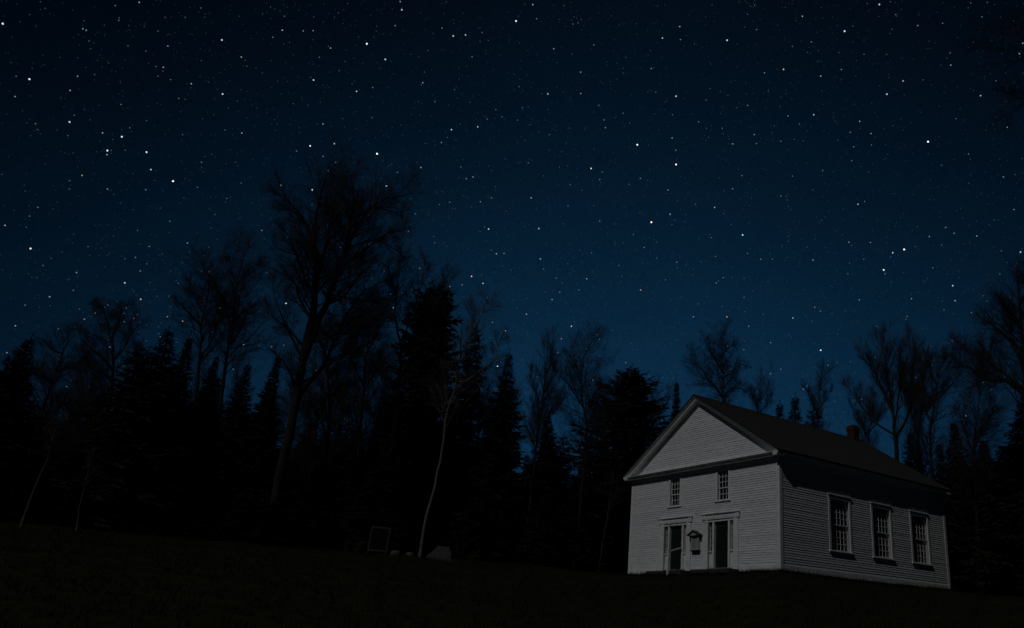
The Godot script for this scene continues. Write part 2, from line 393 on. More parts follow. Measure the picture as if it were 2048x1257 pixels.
func stars() -> void:
	var tints := [Color(0.95, 1.0, 1.0), Color(0.42, 0.72, 1.0), Color(1.0, 0.86, 0.66)]
	var list := []   # direction, width in milliradians, colour
	for block in STARS:
		var at: Array = block[0]
		for k in range(1, block.size(), 4):
			var m: float = block[k + 2]
			list.append([ray(at[0] + block[k] / at[2], at[1] + block[k + 1] / at[2]).normalized(), 0.98 + 0.29 * (m - 1.0) + 0.25 * maxf(m - 2.6, 0.0), tints[block[k + 3]] * (0.115 * pow(2.85, m - 1.0))])
	rng.seed = 4242
	for k in 52000:
		var y := rng.randf_range(0.06, 1.0)
		var a := rng.randf() * TAU
		var t: Color = tints[[0, 0, 1, 1, 2][rng.randi() % 5]]
		list.append([Vector3(sqrt(1.0 - y * y) * cos(a), y, sqrt(1.0 - y * y) * sin(a)), 0.95, t * minf(0.014 * pow(rng.randf_range(0.02, 1.0), -0.62), 0.11)])
	for k in 14:   # a short faint trail of a satellite
		list.append([ray(1489.0 + k * 1.45, 1.0 + k * 1.15).normalized(), 0.8, Color(0.014, 0.015, 0.016)])
	var ball := SphereMesh.new()
	ball.radius = 0.5
	ball.height = 1.0
	ball.radial_segments = 8
	ball.rings = 4
	var m := MultiMesh.new()
	m.transform_format = MultiMesh.TRANSFORM_3D
	m.use_colors = true
	m.mesh = ball
	m.instance_count = list.size()
	var far := 4500.0
	for k in list.size():
		var d: Vector3 = list[k][0]
		var w: float = list[k][1] * 0.001 * far
		var c: Color = list[k][2]
		var air := sky_colour(rad_to_deg(atan2(d.x, -d.z)), rad_to_deg(asin(d.y)))
		m.set_instance_transform(k, Transform3D(Basis.from_scale(Vector3(w, w, w)), EYE + d * far))
		m.set_instance_color(k, Color(c.r + air.r, c.g + air.g, c.b + air.b))
	var o := MultiMeshInstance3D.new()
	o.name = "stars"
	o.multimesh = m
	o.material_override = mats.star_light
	o.cast_shadow = GeometryInstance3D.SHADOW_CASTING_SETTING_OFF
	add_child(o)
	o.set_meta("kind", "stuff")
	o.set_meta("label", "white and bluish stars scattered over the dark sky")
	o.set_meta("category", "stars")


# ---------------------------------------------------------------- trees
func wander(start: Vector3, dir: Vector3, length: float, n: int, bend: float, lift: float) -> PackedVector3Array:
	var p := PackedVector3Array()
	p.append(start)
	var d := dir
	var at := start
	for k in n:
		d = (d + Vector3(rng.randf_range(-bend, bend), rng.randf_range(-bend, bend) + lift, rng.randf_range(-bend, bend))).normalized()
		at += d * (length / n)
		p.append(at)
	return p


func on_path(p: PackedVector3Array, t: float) -> Array:   # [point, direction]
	var f := clampf(t, 0.0, 0.9999) * (p.size() - 1)
	var k := int(f)
	return [p[k].lerp(p[k + 1], f - k), (p[k + 1] - p[k]).normalized()]


# side branches along a path; s holds per-level settings
func shoots(wood: Geo, twigs: Geo, p: PackedVector3Array, r0: float, r1: float, length: float, level: int, s: Dictionary, from: float, kids: int) -> void:
	for k in kids:
		var t := lerpf(from, 1.0, (k + rng.randf()) / kids)
		var q := on_path(p, t)
		var dir: Vector3 = q[1]
		var side := dir.cross(Vector3(rng.randf_range(-1, 1), rng.randf_range(-1, 1), rng.randf_range(-1, 1))).normalized()
		var ang: float = rng.randf_range(s.angle[0], s.angle[1])
		var d := (dir * cos(ang) + side * sin(ang) + Vector3(0, s.lift, 0)).normalized()
		var l: float = length * s.ratio[level] * (1.15 - 0.62 * t) * rng.randf_range(0.6, 1.25)
		if l < 0.12:
			continue
		var r: float = maxf(minf(lerpf(r0, r1, t) * 0.5, l * 0.013 + 0.002), s.thin)
		var n := 4 if level == 0 else (3 if level == 1 else 2)
		var b := wander(q[0], d, l, n, s.bend, s.rise)
		if level == 0:
			wood.tube(b, r, maxf(r * 0.35, s.thin), 4)
		else:
			twigs.tube(b, r, maxf(r * 0.4, s.thin * 0.75), 3)
		if level + 1 < s.kids.size():
			shoots(wood, twigs, b, r, r * 0.35, l, level + 1, s, 0.12, int(round(s.kids[level + 1] * rng.randf_range(0.7, 1.3))))


const OAK := {"angle": [0.45, 1.2], "ratio": [0.40, 0.60, 0.66, 0.6], "lift": 0.14, "bend": 0.22, "rise": 0.06, "thin": 0.0035, "kids": [15, 11, 8]}
const SLIM := {"angle": [0.35, 0.8], "ratio": [0.36, 0.58, 0.64, 0.6], "lift": 0.28, "bend": 0.18, "rise": 0.07, "thin": 0.0036, "kids": [14, 10, 7]}
const BIRCH := {"angle": [0.35, 0.85], "ratio": [0.32, 0.58, 0.64, 0.6], "lift": 0.18, "bend": 0.19, "rise": 0.0, "thin": 0.0035, "kids": [13, 10, 7]}


# a bare tree: limbs are paths of picture points at a distance, the first one starts in the ground
func bare_tree(called: String, label: String, far: float, limbs: Array, style: Dictionary, seed_: int, bark: String, twig: String, group: String, depth := 1.2) -> Node3D:
	rng.seed = seed_
	var wood := Geo.new()
	var crown := Geo.new()
	var paths := []
	for k in limbs.size():
		var l: Array = limbs[k]
		var p := PackedVector3Array()
		var swing := 0.0 if k == 0 else rng.randf_range(-depth, depth)
		var points: Array = l[2]
		for j in range(0, points.size(), 2):
			var share := float(j) / maxf(points.size() - 2, 1)
			p.append(place(points[j], points[j + 1], far + swing * share))
		if k == 0:
			p[0].y = ground_at(p[0].x, p[0].z) - 0.12
		elif points.size() > 2:   # join to the nearest path built so far
			var best := INF
			var join := p[0]
			for o in paths:
				for q in 41:
					var at: Vector3 = on_path(o, q / 40.0)[0]
					if at.distance_to(p[0]) < best:
						best = at.distance_to(p[0])
						join = at
			p[0] = join
		# round the path
		var c := Curve3D.new()
		for j in p.size():
			var a := p[maxi(j - 1, 0)]
			var b := p[mini(j + 1, p.size() - 1)]
			c.add_point(p[j], -(b - a) * 0.17, (b - a) * 0.17)
		var total := c.get_baked_length()
		var fine := PackedVector3Array()
		var steps := int(clampf(total / 0.45, 4, 40))
		for j in steps + 1:
			var w := Vector3(rng.randf_range(-1, 1), rng.randf_range(-0.5, 0.5), rng.randf_range(-1, 1)) * (0.025 if k == 0 else 0.05) * (0.0 if j == 0 else 1.0)
			fine.append(c.sample_baked(total * j / steps) + w)
		paths.append(fine)
	var base: Vector3 = paths[0][0]
	var root := thing(called, label, "tree", base + Vector3(0, 0.12, 0), group)
	var trunk := Geo.new()
	for k in limbs.size():
		var l: Array = limbs[k]
		var fine: PackedVector3Array = paths[k]
		var slim := 0.8 if bark == "bark" else 0.9
		var r0: float = l[0] * slim
		var r1: float = l[1] * slim
		var local := PackedVector3Array()
		for q in fine:
			local.append(q - root.position)
		(trunk if k == 0 else wood).tube(local, r0, r1, 8 if r0 > 0.1 else 5)
		if k == 0:   # root flare
			var flare := PackedVector3Array([local[0] - Vector3(0, 0.05, 0), local[0] + (local[1] - local[0]) * 0.5, local[1]])
			trunk.tube(flare, r0 * 1.45, r0 * 0.96, 8)
		var total := 0.0
		for j in local.size() - 1:
			total += local[j].distance_to(local[j + 1])
		var from: float = l[3] if l.size() > 3 else 0.15
		var many: float = l[4] if l.size() > 4 else 1.0
		shoots(wood, crown, local, r0, r1, minf(total * (1.0 - from * 0.5), 7.0), 0, style, from, int(round(style.kids[0] * many * (0.5 + total * (1.0 - from) * 0.16))))
	geo("trunk", trunk, bark, root)
	var c := geo("crown", wood, bark, root)
	if crown.v.size():
		geo("twigs", crown, twig, c)
	return root


# conifers: whorls of drooping or rising sprays on a tapering stem
func conifer_mesh(height: float, wide: float, seed_: int, s: Dictionary) -> Array:
	rng.seed = seed_
	var stem := Geo.new()
	var g := Geo.new()
	var path := wander(Vector3(0, -0.1, 0), Vector3.UP, height * 0.99, 14, 0.012, 0.02)
	stem.tube(path, height * 0.0125 + 0.03, 0.012, 7)
	var y: float = height * s.bare
	while y < height * 0.965:
		var t: float = (y - height * s.bare) / (height * (1.0 - s.bare))
		var reach: float = wide * pow(1.0 - t, s.power) * (1.0 - 0.35 * smoothstep(0.16, 0.0, t)) + 0.05
		var leaf: float = s.leaf * clampf(0.22 + reach / 1.3, 0.0, 1.0)
		var at: Vector3 = on_path(path, y / height)[0]
		var whorl: int = s.whorl
		var start := rng.randf() * TAU
		var lump := rng.randf_range(0.82, 1.12)
		for k in whorl:
			var a := start + TAU * k / whorl + rng.randf_range(-0.35, 0.35)
			var l := reach * lump * rng.randf_range(0.62, 1.18)
			if rng.randf() < s.gap:
				l *= 0.45
			var out := Vector3(cos(a), 0, sin(a))
			var side := Vector3(-sin(a), 0, cos(a))
			var rise: float = lerpf(s.low, s.high, t)
			var p0 := at + Vector3(0, rng.randf_range(-0.1, 0.1), 0)
			var p1 := p0 + (out + Vector3(0, rise, 0)) * l * 0.55
			var p2 := p0 + (out + Vector3(0, rise * 0.8 + s.tip, 0)) * l
			if l > 0.5:
				stem.tube(PackedVector3Array([p0, p1, p2]), 0.012 + l * 0.008, 0.005, 3)
			var n := int(clampf(l * s.dense, 4, 34))
			for j in n:
				var f := pow((j + 0.6) / n, 0.8)
				var q := p0.lerp(p1, f * 2.0) if f < 0.5 else p1.lerp(p2, f * 2.0 - 1.0)
				var sgn := 1.0 if j % 2 == 0 else -1.0
				var len: float = (leaf * (1.15 - 0.55 * f) + 0.03) * rng.randf_range(0.7, 1.3)
				var dir := (side * sgn * rng.randf_range(0.35, 1.0) + out * rng.randf_range(0.3, 0.9) + Vector3(0, rng.randf_range(s.hang, s.hang + 0.55), 0)).normalized()
				var across: Vector3 = dir.cross(Vector3(rng.randf_range(-1, 1), rng.randf_range(-0.4, 1), rng.randf_range(-1, 1))).normalized() * len * s.breadth
				g.tri(q - across * 0.35, q + across * 0.35, q + dir * len)
				g.tri(q + dir * len * 0.3 - across * 0.5, q + dir * len * 0.3 + across * 0.6, q + dir * len * 0.95 + Vector3(0, -0.05, 0))
			for j in 3:
				var dir := (out + side * rng.randf_range(-0.5, 0.5) + Vector3(0, rise + 0.1, 0)).normalized()
				var across := dir.cross(Vector3.UP).normalized() * 0.035
				g.tri(p2 - across, p2 + across, p2 + dir * (0.04 + leaf * 0.5))
		y += s.step * rng.randf_range(0.8, 1.2) * (0.55 + 0.45 * (1.0 - t))
	for k in 5:
		var a := TAU * k / 5
		g.tri(path[14] + Vector3(cos(a), 0, sin(a)) * 0.03, path[14] - Vector3(cos(a), 0, sin(a)) * 0.03, path[14] + Vector3(0, 0.16, 0))
	return [stem.mesh(), g.mesh()]


const SPRUCE := {"bare": 0.06, "power": 1.2, "whorl": 10, "gap": 0.08, "low": -0.28, "high": 0.45, "tip": 0.08, "dense": 17.0, "leaf": 0.46, "hang": -0.7, "breadth": 0.36, "step": 0.36}
const FIR := {"bare": 0.05, "power": 1.08, "whorl": 9, "gap": 0.06, "low": -0.12, "high": 0.6, "tip": 0.03, "dense": 17.0, "leaf": 0.40, "hang": -0.5, "breadth": 0.36, "step": 0.36}
const PINE := {"bare": 0.12, "power": 0.74, "whorl": 9, "gap": 0.26, "low": 0.06, "high": 0.7, "tip": 0.16, "dense": 17.0, "leaf": 0.45, "hang": -0.15, "breadth": 0.34, "step": 0.42}
const PLUMP := {"bare": 0.05, "power": 0.48, "whorl": 11, "gap": 0.04, "low": -0.1, "high": 0.8, "tip": 0.05, "dense": 18.0, "leaf": 0.42, "hang": -0.35, "breadth": 0.34, "step": 0.34}
const RAGGED := {"bare": 0.10, "power": 0.70, "whorl": 6, "gap": 0.25, "low": -0.2, "high": 0.4, "tip": 0.12, "dense": 15.0, "leaf": 0.45, "hang": -0.6, "breadth": 0.34, "step": 0.45}

var conifers := {}


func conifer(called: String, label: String, kind: String, x: float, y: float, far: float, wide: float, group: String) -> Node3D:
	var tip := place(x, y, far)
	var base := Vector3(tip.x, ground_at(tip.x, tip.z) - 0.05, tip.z)
	var height := tip.y - base.y - 0.15
	var root := thing(called, label, "tree", base, group)
	var pair: Array = conifers[kind]
	var own := Vector3(1.15 * wide / pair[3], height / pair[2], 1.15 * wide / pair[3])
	var t := Transform3D(Basis(Vector3.UP, rng.randf() * TAU).scaled(own), Vector3.ZERO)
	t.basis = Basis.from_scale(own) * Basis(Vector3.UP, fmod(x * 0.37 + far, TAU))
	put("trunk", pair[0], "bark", root, t)
	put("crown", pair[1], pair[4], root, t)
	return root


func forest() -> void:
	for k in [["spruce_a", 14.0, 2.5, 101, SPRUCE, "needles"], ["spruce_b", 14.0, 2.4, 202, SPRUCE, "needles"], ["fir", 14.0, 2.6, 303, FIR, "needles"], ["pine", 15.0, 3.2, 404, PINE, "needles_pine"], ["plump", 15.0, 2.8, 606, PLUMP, "needles_pine"], ["ragged", 15.0, 2.4, 505, RAGGED, "needles"]]:
		var m := conifer_mesh(k[1], k[2], k[3], k[4])
		conifers[k[0]] = [m[0], m[1], k[1], k[2], k[5]]
	var edge := "conifers along the edge of the clearing"
	conifer("spruce_tree", "pointed spruce at the outer end of the forest, beside the small crooked bare tree", "spruce_a", 40, 652, 41, 2.6, edge)
	conifer("spruce_tree", "narrow blunt spruce between the split-topped bare tree and the twin spruces", "ragged", 283, 664, 41, 1.7, edge)
	conifer("spruce_tree", "tallest sharp spruce of the twin pair beside the twin-stemmed bare trees", "fir", 348, 645, 40, 2.9, edge)
	conifer("spruce_tree", "second spruce of the twin pair, slightly shorter than its neighbour", "spruce_b", 381, 652, 42, 1.9, edge)
	conifer("spruce_tree", "small spruce standing at the foot of the twin-stemmed bare tree", "spruce_a", 428, 690, 41.5, 1.6, edge)
	conifer("spruce_tree", "low broad spruce in the gap left of the giant bare tree's trunk", "fir", 500, 712, 41, 1.9, edge)
	conifer("spruce_tree", "low pointed spruce right against the giant bare tree's trunk", "spruce_b", 556, 690, 41, 1.7, edge)
	conifer("pine_tree", "dense dark broad conifer rising behind the leaning white birch", "plump", 884, 556, 45, 2.5, edge)
	conifer("spruce_tree", "narrow club-topped conifer just beside the dense broad one", "ragged", 958, 630, 47, 1.7, edge)
	conifer("spruce_tree", "conical spruce with a double tip standing clear beside the leaning birch", "fir", 1022, 690, 42, 2.4, edge)
	conifer("spruce_tree", "short spruce hidden behind bare saplings between the double-tipped spruce and the pine", "spruce_a", 1110, 812, 43, 2.3, edge)
	conifer("pine_tree", "broad bushy pine close beside the meetinghouse gable", "pine", 1268, 724, 50, 4.9, edge)
	conifer("spruce_tree", "slender spire-like spruce between the bushy pine and the roof peak", "spruce_b", 1357, 742, 56, 1.9, edge)
	conifer("spruce_tree", "small spruce peeking over the roof ridge beside the forked bare tree", "fir", 1557, 793, 58, 3.1, edge)
	conifer("spruce_tree", "tallest of the three small spruces peeking over the roof ridge", "fir", 1588, 779, 59, 3.4, edge)
	conifer("spruce_tree", "thin spruce peeking over the roof ridge, next to the chimney", "ragged", 1631, 795, 60, 2.0, edge)
	conifer("spruce_tree", "dark spruce behind the back corner of the meetinghouse", "spruce_b", 1902, 826, 50, 2.4, edge)
	conifer("spruce_tree", "large dark spruce below the long low limb of the big bare tree", "spruce_a", 2020, 770, 43, 3.4, edge)
	conifer("spruce_tree", "bulky spruce beyond the back wall, behind the many-stemmed bare tree", "fir", 1815, 850, 58, 2.6, edge)
	# the wood behind
	rng.seed = 31
	var k := 0
	var kinds := ["spruce_a", "fir", "spruce_b", "ragged"]
	var x := -150.0
	while x < 2320.0:
		var y := 0.0
		var far := rng.randf_range(50.0, 58.0)
		if x < 250.0:
			y = rng.randf_range(775.0, 835.0)
		elif x < 480.0:
			y = rng.randf_range(735.0, 800.0)
		elif x < 800.0:
			y = rng.randf_range(775.0, 860.0)
		elif x < 1010.0:
			y = rng.randf_range(740.0, 880.0)
		elif x < 1350.0:
			y = rng.randf_range(840.0, 900.0)
			far += 6.0
		elif x < 1900.0:
			y = rng.randf_range(860.0, 930.0)
			far = rng.randf_range(62.0, 70.0)
		else:
			y = rng.randf_range(850.0, 900.0)
		conifer("forest_spruce", "dark spruce deep in the wood behind the edge trees", kinds[k % 4], x, y, far, rng.randf_range(2.0, 3.2), "spruces deep in the wood")
		# a lower one further forward closes the wood near the ground
		if x < 1165.0 or x > 1990.0:
			conifer("young_spruce", "young dark spruce in the understorey of the wood", kinds[(k + 2) % 4], x + 20.0, rng.randf_range(900.0, 985.0) - (0.03 * (1100.0 - x) if x < 1240.0 else -10.0), rng.randf_range(43.0, 48.0), rng.randf_range(1.7, 2.5), "young spruces in the understorey")
		k += 1
		x += rng.randf_range(30.0, 46.0)
	for spot in [[500.0, 985.0, 37.2], [548.0, 1000.0, 36.6], [590.0, 970.0, 37.4], [774.0, 862.0, 38.4], [752.0, 925.0, 38.0], [790.0, 985.0, 37.6], [640.0, 1000.0, 37.5]]:
		conifer("spruce_seedling", "small dark spruce in the thicket at the foot of the wood", kinds[k % 4], spot[0], spot[1], spot[2], 1.5, "small spruces at the foot of the wood")
		k += 1
	# seedling thicket along the very edge, in front of the trunks
	x = -60.0
	while x < 1170.0:
		if absf(x - 850.0) > 22.0 and absf(x - 885.0) > 30.0:
			conifer("spruce_seedling", "small dark spruce in the thicket at the foot of the wood", kinds[k % 4], x, rng.randf_range(955.0, 1040.0) - 0.03 * (1100.0 - x), rng.randf_range(38.6, 40.2), rng.randf_range(1.1, 1.6), "small spruces at the foot of the wood")
		k += 1
		x += rng.randf_range(38.0, 62.0)


func bare_trees() -> void:
	var g := "bare trees round the clearing"
	bare_tree("bare_tree", "giant bare tree with a thick leaning trunk and a wide twiggy crown", 38.0, [
		[0.30, 0.21, [533,1115, 560,950, 585,840, 606,720], 0.75, 0.4],
		[0.26, 0.02, [606,720, 622,640, 632,560, 628,470, 640,400, 655,335], 0.2, 1.7],
		[0.23, 0.02, [606,720, 650,610, 690,510, 722,440, 762,402, 815,392], 0.2, 1.7],
		[0.12, 0.015, [690,510, 700,450, 706,385, 700,350], 0.1, 1.2],
		[0.10, 0.015, [630,490, 600,430, 570,392, 553,372], 0.15, 1.2],
		[0.11, 0.015, [622,640, 598,600, 585,560, 540,535], 0.15, 1.2],
		[0.11, 0.015, [632,570, 655,480, 668,410, 672,365], 0.15, 1.2],
		[0.13, 0.015, [597,800, 645,730, 690,640, 722,590, 772,560], 0.25, 1.3],
		[0.10, 0.015, [675,545, 730,500, 770,470, 810,455], 0.15, 1.2],
		[0.09, 0.015, [625,600, 600,530, 580,480, 562,450], 0.15, 1.2],
		[0.09, 0.015, [606,715, 575,660, 548,640, 530,620], 0.2, 1.0],
		[0.08, 0.015, [650,610, 690,590, 730,540, 760,520], 0.2, 1.0],
		[0.07, 0.012, [598,790, 570,730, 545,705, 528,690], 0.2, 0.9],
		[0.07, 0.012, [625,690, 690,660, 740,640, 775,625], 0.2, 0.9],
		[0.06, 0.012, [640,560, 690,540, 740,520, 790,490], 0.2, 0.9],
		[0.06, 0.012, [745,415, 775,420, 800,425, 822,418], 0.2, 0.9],
		[0.06, 0.012, [612,450, 585,420, 560,410, 545,400], 0.2, 0.9],
		[0.07, 0.012, [612,700, 575,655, 552,600, 545,560], 0.2, 0.9],
		[0.07, 0.012, [660,590, 710,600, 755,600, 795,585], 0.2, 0.9],
		[0.07, 0.012, [600,770, 650,735, 700,705, 750,690], 0.2, 0.9],
		[0.06, 0.012, [700,490, 750,480, 790,500, 815,520], 0.2, 0.9],
		[0.06, 0.012, [626,520, 590,510, 560,500, 540,480], 0.2, 0.9],
	], OAK, 1001, "bark", "twig", g, 2.2)
	bare_tree("bare_tree", "tall slim bare tree, straight stem, right one of the twin-stemmed pair", 41.0, [
		[0.20, 0.02, [393,1108, 430,880, 448,750, 460,669, 466,629, 473,583, 478,548, 489,502], 0.55, 2.0],
		[0.06, 0.012, [466,640, 497,618, 526,603], 0.1, 1.0],
		[0.06, 0.012, [456,700, 483,656, 500,610], 0.1, 1.0],
		[0.05, 0.012, [468,625, 440,590, 425,560], 0.1, 1.0],
		[0.05, 0.012, [475,575, 500,545, 520,530], 0.1, 1.0],
	], OAK, 1002, "bark", "twig", g, 1.6)
	bare_tree("bare_tree", "slim bare tree forking into a fan, left one of the twin-stemmed pair", 41.5, [
		[0.14, 0.02, [345,1108, 385,850, 401,696, 402,648, 413,602, 419,548, 424,520], 0.6, 1.8],
		[0.06, 0.012, [402,645, 375,626, 348,596], 0.1, 1.2],
		[0.06, 0.012, [398,720, 427,675, 432,642, 434,575], 0.2, 1.4],
		[0.05, 0.012, [408,625, 385,585, 372,555], 0.1, 1.0],
	], OAK, 1003, "bark", "twig", g, 1.6)
	bare_tree("bare_tree", "split-topped bare tree between the outer spruce and the twin spruces", 42.0, [
		[0.19, 0.05, [150,1108, 200,880, 223,775, 227,708, 222,675], 0.6, 0.8],
		[0.07, 0.012, [224,680, 215,650, 205,620, 198,605], 0.1, 1.6],
		[0.07, 0.012, [224,680, 239,632, 257,605], 0.1, 1.6],
		[0.09, 0.012, [221,746, 200,713, 181,698, 155,670], 0.15, 1.6],
		[0.05, 0.012, [222,760, 200,745, 180,735, 165,700], 0.15, 1.2],
		[0.05, 0.012, [226,720, 250,690, 268,660, 275,640], 0.15, 1.2],
	], OAK, 1004, "bark", "twig", g, 1.8)
	bare_tree("bare_tree", "small crooked bare tree beside the outermost spruce", 43.0, [
		[0.14, 0.02, [15,1110, 62,900, 90,808, 103,765, 117,732, 124,703, 138,682], 0.55, 1.6],
		[0.05, 0.012, [117,745, 143,737, 172,741], 0.1, 1.2],
		[0.05, 0.012, [118,710, 97,696, 86,678], 0.1, 1.2],
		[0.05, 0.012, [103,765, 80,750, 60,748, 45,740], 0.1, 1.2],
	], OAK, 1005, "bark", "twig", g, 1.6)
	bare_tree("birch_tree", "twin-stemmed pale birch behind the giant bare tree's right side", 40.0, [
		[0.11, 0.075, [760,1108, 780,900, 795,800, 804,700], 0.8, 0.5],
		[0.075, 0.012, [804,697, 791,640, 795,560, 801,512], 0.2, 2.2],
		[0.075, 0.012, [806,700, 820,692, 850,645, 882,596, 898,545], 0.15, 2.2],
		[0.05, 0.012, [812,695, 818,643, 842,572, 850,520], 0.2, 2.0],
		[0.04, 0.012, [797,590, 780,550, 776,515], 0.1, 1.4],
	], BIRCH, 1006, "birch_bark", "birch_twig", g, 1.5)
	bare_tree("birch_tree", "white birch leaning over the sloped gravestone, bent trunk with pale limbs", 35.8, [
		[0.088, 0.026, [841,1110, 852,1040, 868,980, 884,905, 891,844, 902,799, 913,772, 912,735, 920,715, 933,686, 947,660, 976,606], 0.45, 1.6],
		[0.062, 0.014, [913,772, 937,763, 952,744, 971,737, 988,722, 995,694, 1007,666], 0.25, 1.4],
		[0.04, 0.010, [908,738, 895,730, 882,724], 0.2, 1.0],
		[0.035, 0.010, [920,715, 921,690, 922,660], 0.2, 1.0],
		[0.035, 0.010, [900,815, 922,813, 960,822], 0.2, 1.0],
		[0.035, 0.010, [955,745, 962,760, 968,755], 0.2, 1.0],
		[0.03, 0.010, [935,800, 955,780, 962,765], 0.2, 1.0],
	], BIRCH, 1007, "birch_bark", "birch_twig", g, 1.2)
	bare_tree("birch_sapling", "thin crooked pale birch sapling under the outermost spruce", 33.0, [
		[0.055, 0.008, [20,1128, 45,1040, 72,965, 92,925, 108,870, 121,832], 0.6, 0.9],
	], BIRCH, 1008, "sapling_bark", "birch_twig", g)
	bare_tree("birch_sapling", "short faint birch sapling between the crooked sapling and the twin spruces", 34.5, [
		[0.04, 0.008, [138,1120, 158,1020, 172,955, 190,905], 0.5, 0.9],
	], BIRCH, 1009, "sapling_bark", "birch_twig", g)
	bare_tree("birch_sapling", "slender pale birch sapling close to the meetinghouse's front corner", 42.0, [
		[0.04, 0.008, [1196,1144, 1210,1060, 1220,1000, 1229,945], 0.6, 0.9],
	], BIRCH, 1010, "sapling_bark", "birch_twig", g)
	bare_tree("bare_tree", "bushy bare tree beside the double-tipped spruce", 41.0, [
		[0.12, 0.02, [1048,1122, 1072,900, 1085,800, 1090,745, 1093,712], 0.5, 2.0],
		[0.05, 0.012, [1083,810, 1068,770, 1062,735], 0.1, 1.2],
		[0.05, 0.012, [1086,790, 1105,755, 1112,725], 0.1, 1.2],
	], SLIM, 1011, "bark", "twig", g, 1.4)
	bare_tree("bare_tree", "straight bare tree standing alone against the sky beside the bushy pine", 42.0, [
		[0.14, 0.015, [1150,1125, 1166,960, 1174,858, 1167,820, 1163,760, 1166,728, 1177,688], 0.4, 2.4],
		[0.05, 0.012, [1167,815, 1140,775, 1118,745, 1105,735], 0.1, 1.2],
		[0.05, 0.012, [1168,830, 1190,790, 1203,760], 0.1, 1.2],
		[0.04, 0.012, [1163,770, 1142,730, 1138,700], 0.1, 1.2],
	], OAK, 1012, "bark", "twig", g, 1.4)
	bare_tree("bare_tree", "gnarled bare tree standing behind the roof peak", 56.0, [
		[0.24, 0.02, [1440,1000, 1445,860, 1446,800, 1446,730, 1443,675], 0.5, 2.2],
		[0.11, 0.012, [1445,790, 1415,755, 1401,737, 1380,706], 0.15, 1.5],
		[0.08, 0.012, [1446,740, 1420,700, 1407,678], 0.1, 1.3],
		[0.08, 0.012, [1446,760, 1475,735, 1495,725], 0.1, 1.4],
		[0.08, 0.012, [1446,800, 1475,775, 1508,795], 0.1, 1.4],
		[0.06, 0.012, [1446,710, 1465,690, 1470,675], 0.1, 1.2],
	], OAK, 1013, "bark", "twig", g, 2.0)
	bare_tree("bare_tree", "low bare tree behind the ridge beside the thin spruce", 58.0, [
		[0.13, 0.012, [1640,1000, 1637,850, 1638,800, 1646,745], 0.4, 2.2],
		[0.05, 0.012, [1637,830, 1618,795, 1608,770], 0.1, 1.3],
		[0.05, 0.012, [1637,825, 1657,790, 1668,775], 0.1, 1.3],
	], SLIM, 1014, "bark", "twig", g, 1.6)
	bare_tree("bare_tree", "low twiggy bare tree behind the ridge beside the gnarled tree", 60.0, [
		[0.12, 0.012, [1524,1000, 1522,850, 1524,800, 1530,765], 0.4, 2.0],
		[0.05, 0.012, [1522,830, 1508,800, 1502,780], 0.1, 1.3],
		[0.05, 0.012, [1523,825, 1540,800, 1546,775], 0.1, 1.3],
	], SLIM, 1015, "bark", "twig", g, 1.6)
	bare_tree("bare_tree", "many-stemmed spreading bare tree behind the chimney", 52.0, [
		[0.28, 0.16, [1798,1010, 1795,930, 1790,870], 0.9, 0.3],
		[0.13, 0.012, [1790,870, 1782,818, 1751,748, 1723,709], 0.2, 1.9],
		[0.14, 0.012, [1792,880, 1821,818, 1824,748, 1831,685], 0.2, 1.9],
		[0.12, 0.012, [1786,840, 1772,730, 1761,674], 0.2, 1.7],
		[0.10, 0.012, [1788,868, 1751,846, 1716,800, 1691,772], 0.2, 1.6],
		[0.10, 0.012, [1790,860, 1800,780, 1800,720, 1805,690], 0.2, 1.6],
		[0.09, 0.012, [1821,818, 1845,760, 1858,715], 0.2, 1.5],
	], SLIM, 1016, "bark", "twig", g, 2.4)
	bare_tree("bare_tree", "bare tree with an S-bent trunk beyond the back corner of the meetinghouse", 50.0, [
		[0.20, 0.04, [1866,1020, 1862,900, 1863,850, 1872,790, 1880,740], 0.5, 1.4],
		[0.08, 0.012, [1863,850, 1840,800, 1832,775], 0.15, 1.4],
		[0.08, 0.012, [1870,800, 1905,770, 1922,760], 0.15, 1.4],
		[0.06, 0.012, [1880,745, 1893,715, 1890,695], 0.1, 1.3],
		[0.06, 0.012, [1876,770, 1862,735, 1866,710], 0.1, 1.3],
	], OAK, 1017, "bark", "twig", g, 1.8)
	bare_tree("bare_tree", "big bare tree with long low limbs reaching over the dark spruce", 38.0, [
		[0.34, 0.03, [2068,1150, 2055,850, 2049,740, 2044,650, 2040,600, 2036,556], 0.5, 1.8],
		[0.15, 0.012, [2052,790, 2021,763, 1991,763, 1967,756, 1955,744, 1931,732, 1900,721], 0.25, 2.0],
		[0.12, 0.012, [2051,775, 2021,757, 1991,735, 1967,716, 1931,701, 1905,698], 0.25, 1.8],
		[0.10, 0.012, [2047,710, 2010,670, 1985,645, 1965,630], 0.2, 1.8],
		[0.09, 0.012, [2044,660, 2015,620, 1995,590], 0.2, 1.8],
		[0.10, 0.012, [2046,690, 2070,630, 2085,570], 0.2, 1.6],
		[0.12, 0.012, [2052,780, 2100,720, 2150,690, 2190,660], 0.2, 1.5],
		[0.08, 0.012, [2042,620, 2060,570, 2065,540], 0.2, 1.6],
	], OAK, 1018, "bark", "twig", g, 2.2)
	bare_tree("bare_tree", "slim dark bare tree just right of the giant tree's trunk", 43.0, [
		[0.17, 0.02, [612,1112, 645,950, 659,837, 654,743, 650,718, 653,681, 664,640], 0.45, 2.0],
		[0.06, 0.012, [655,760, 690,700, 710,660, 716,630], 0.15, 1.6],
		[0.06, 0.012, [651,700, 635,670, 625,640], 0.1, 1.2],
		[0.06, 0.012, [657,800, 700,760, 735,730], 0.15, 1.6],
	], OAK, 1019, "bark", "twig", g, 1.8)
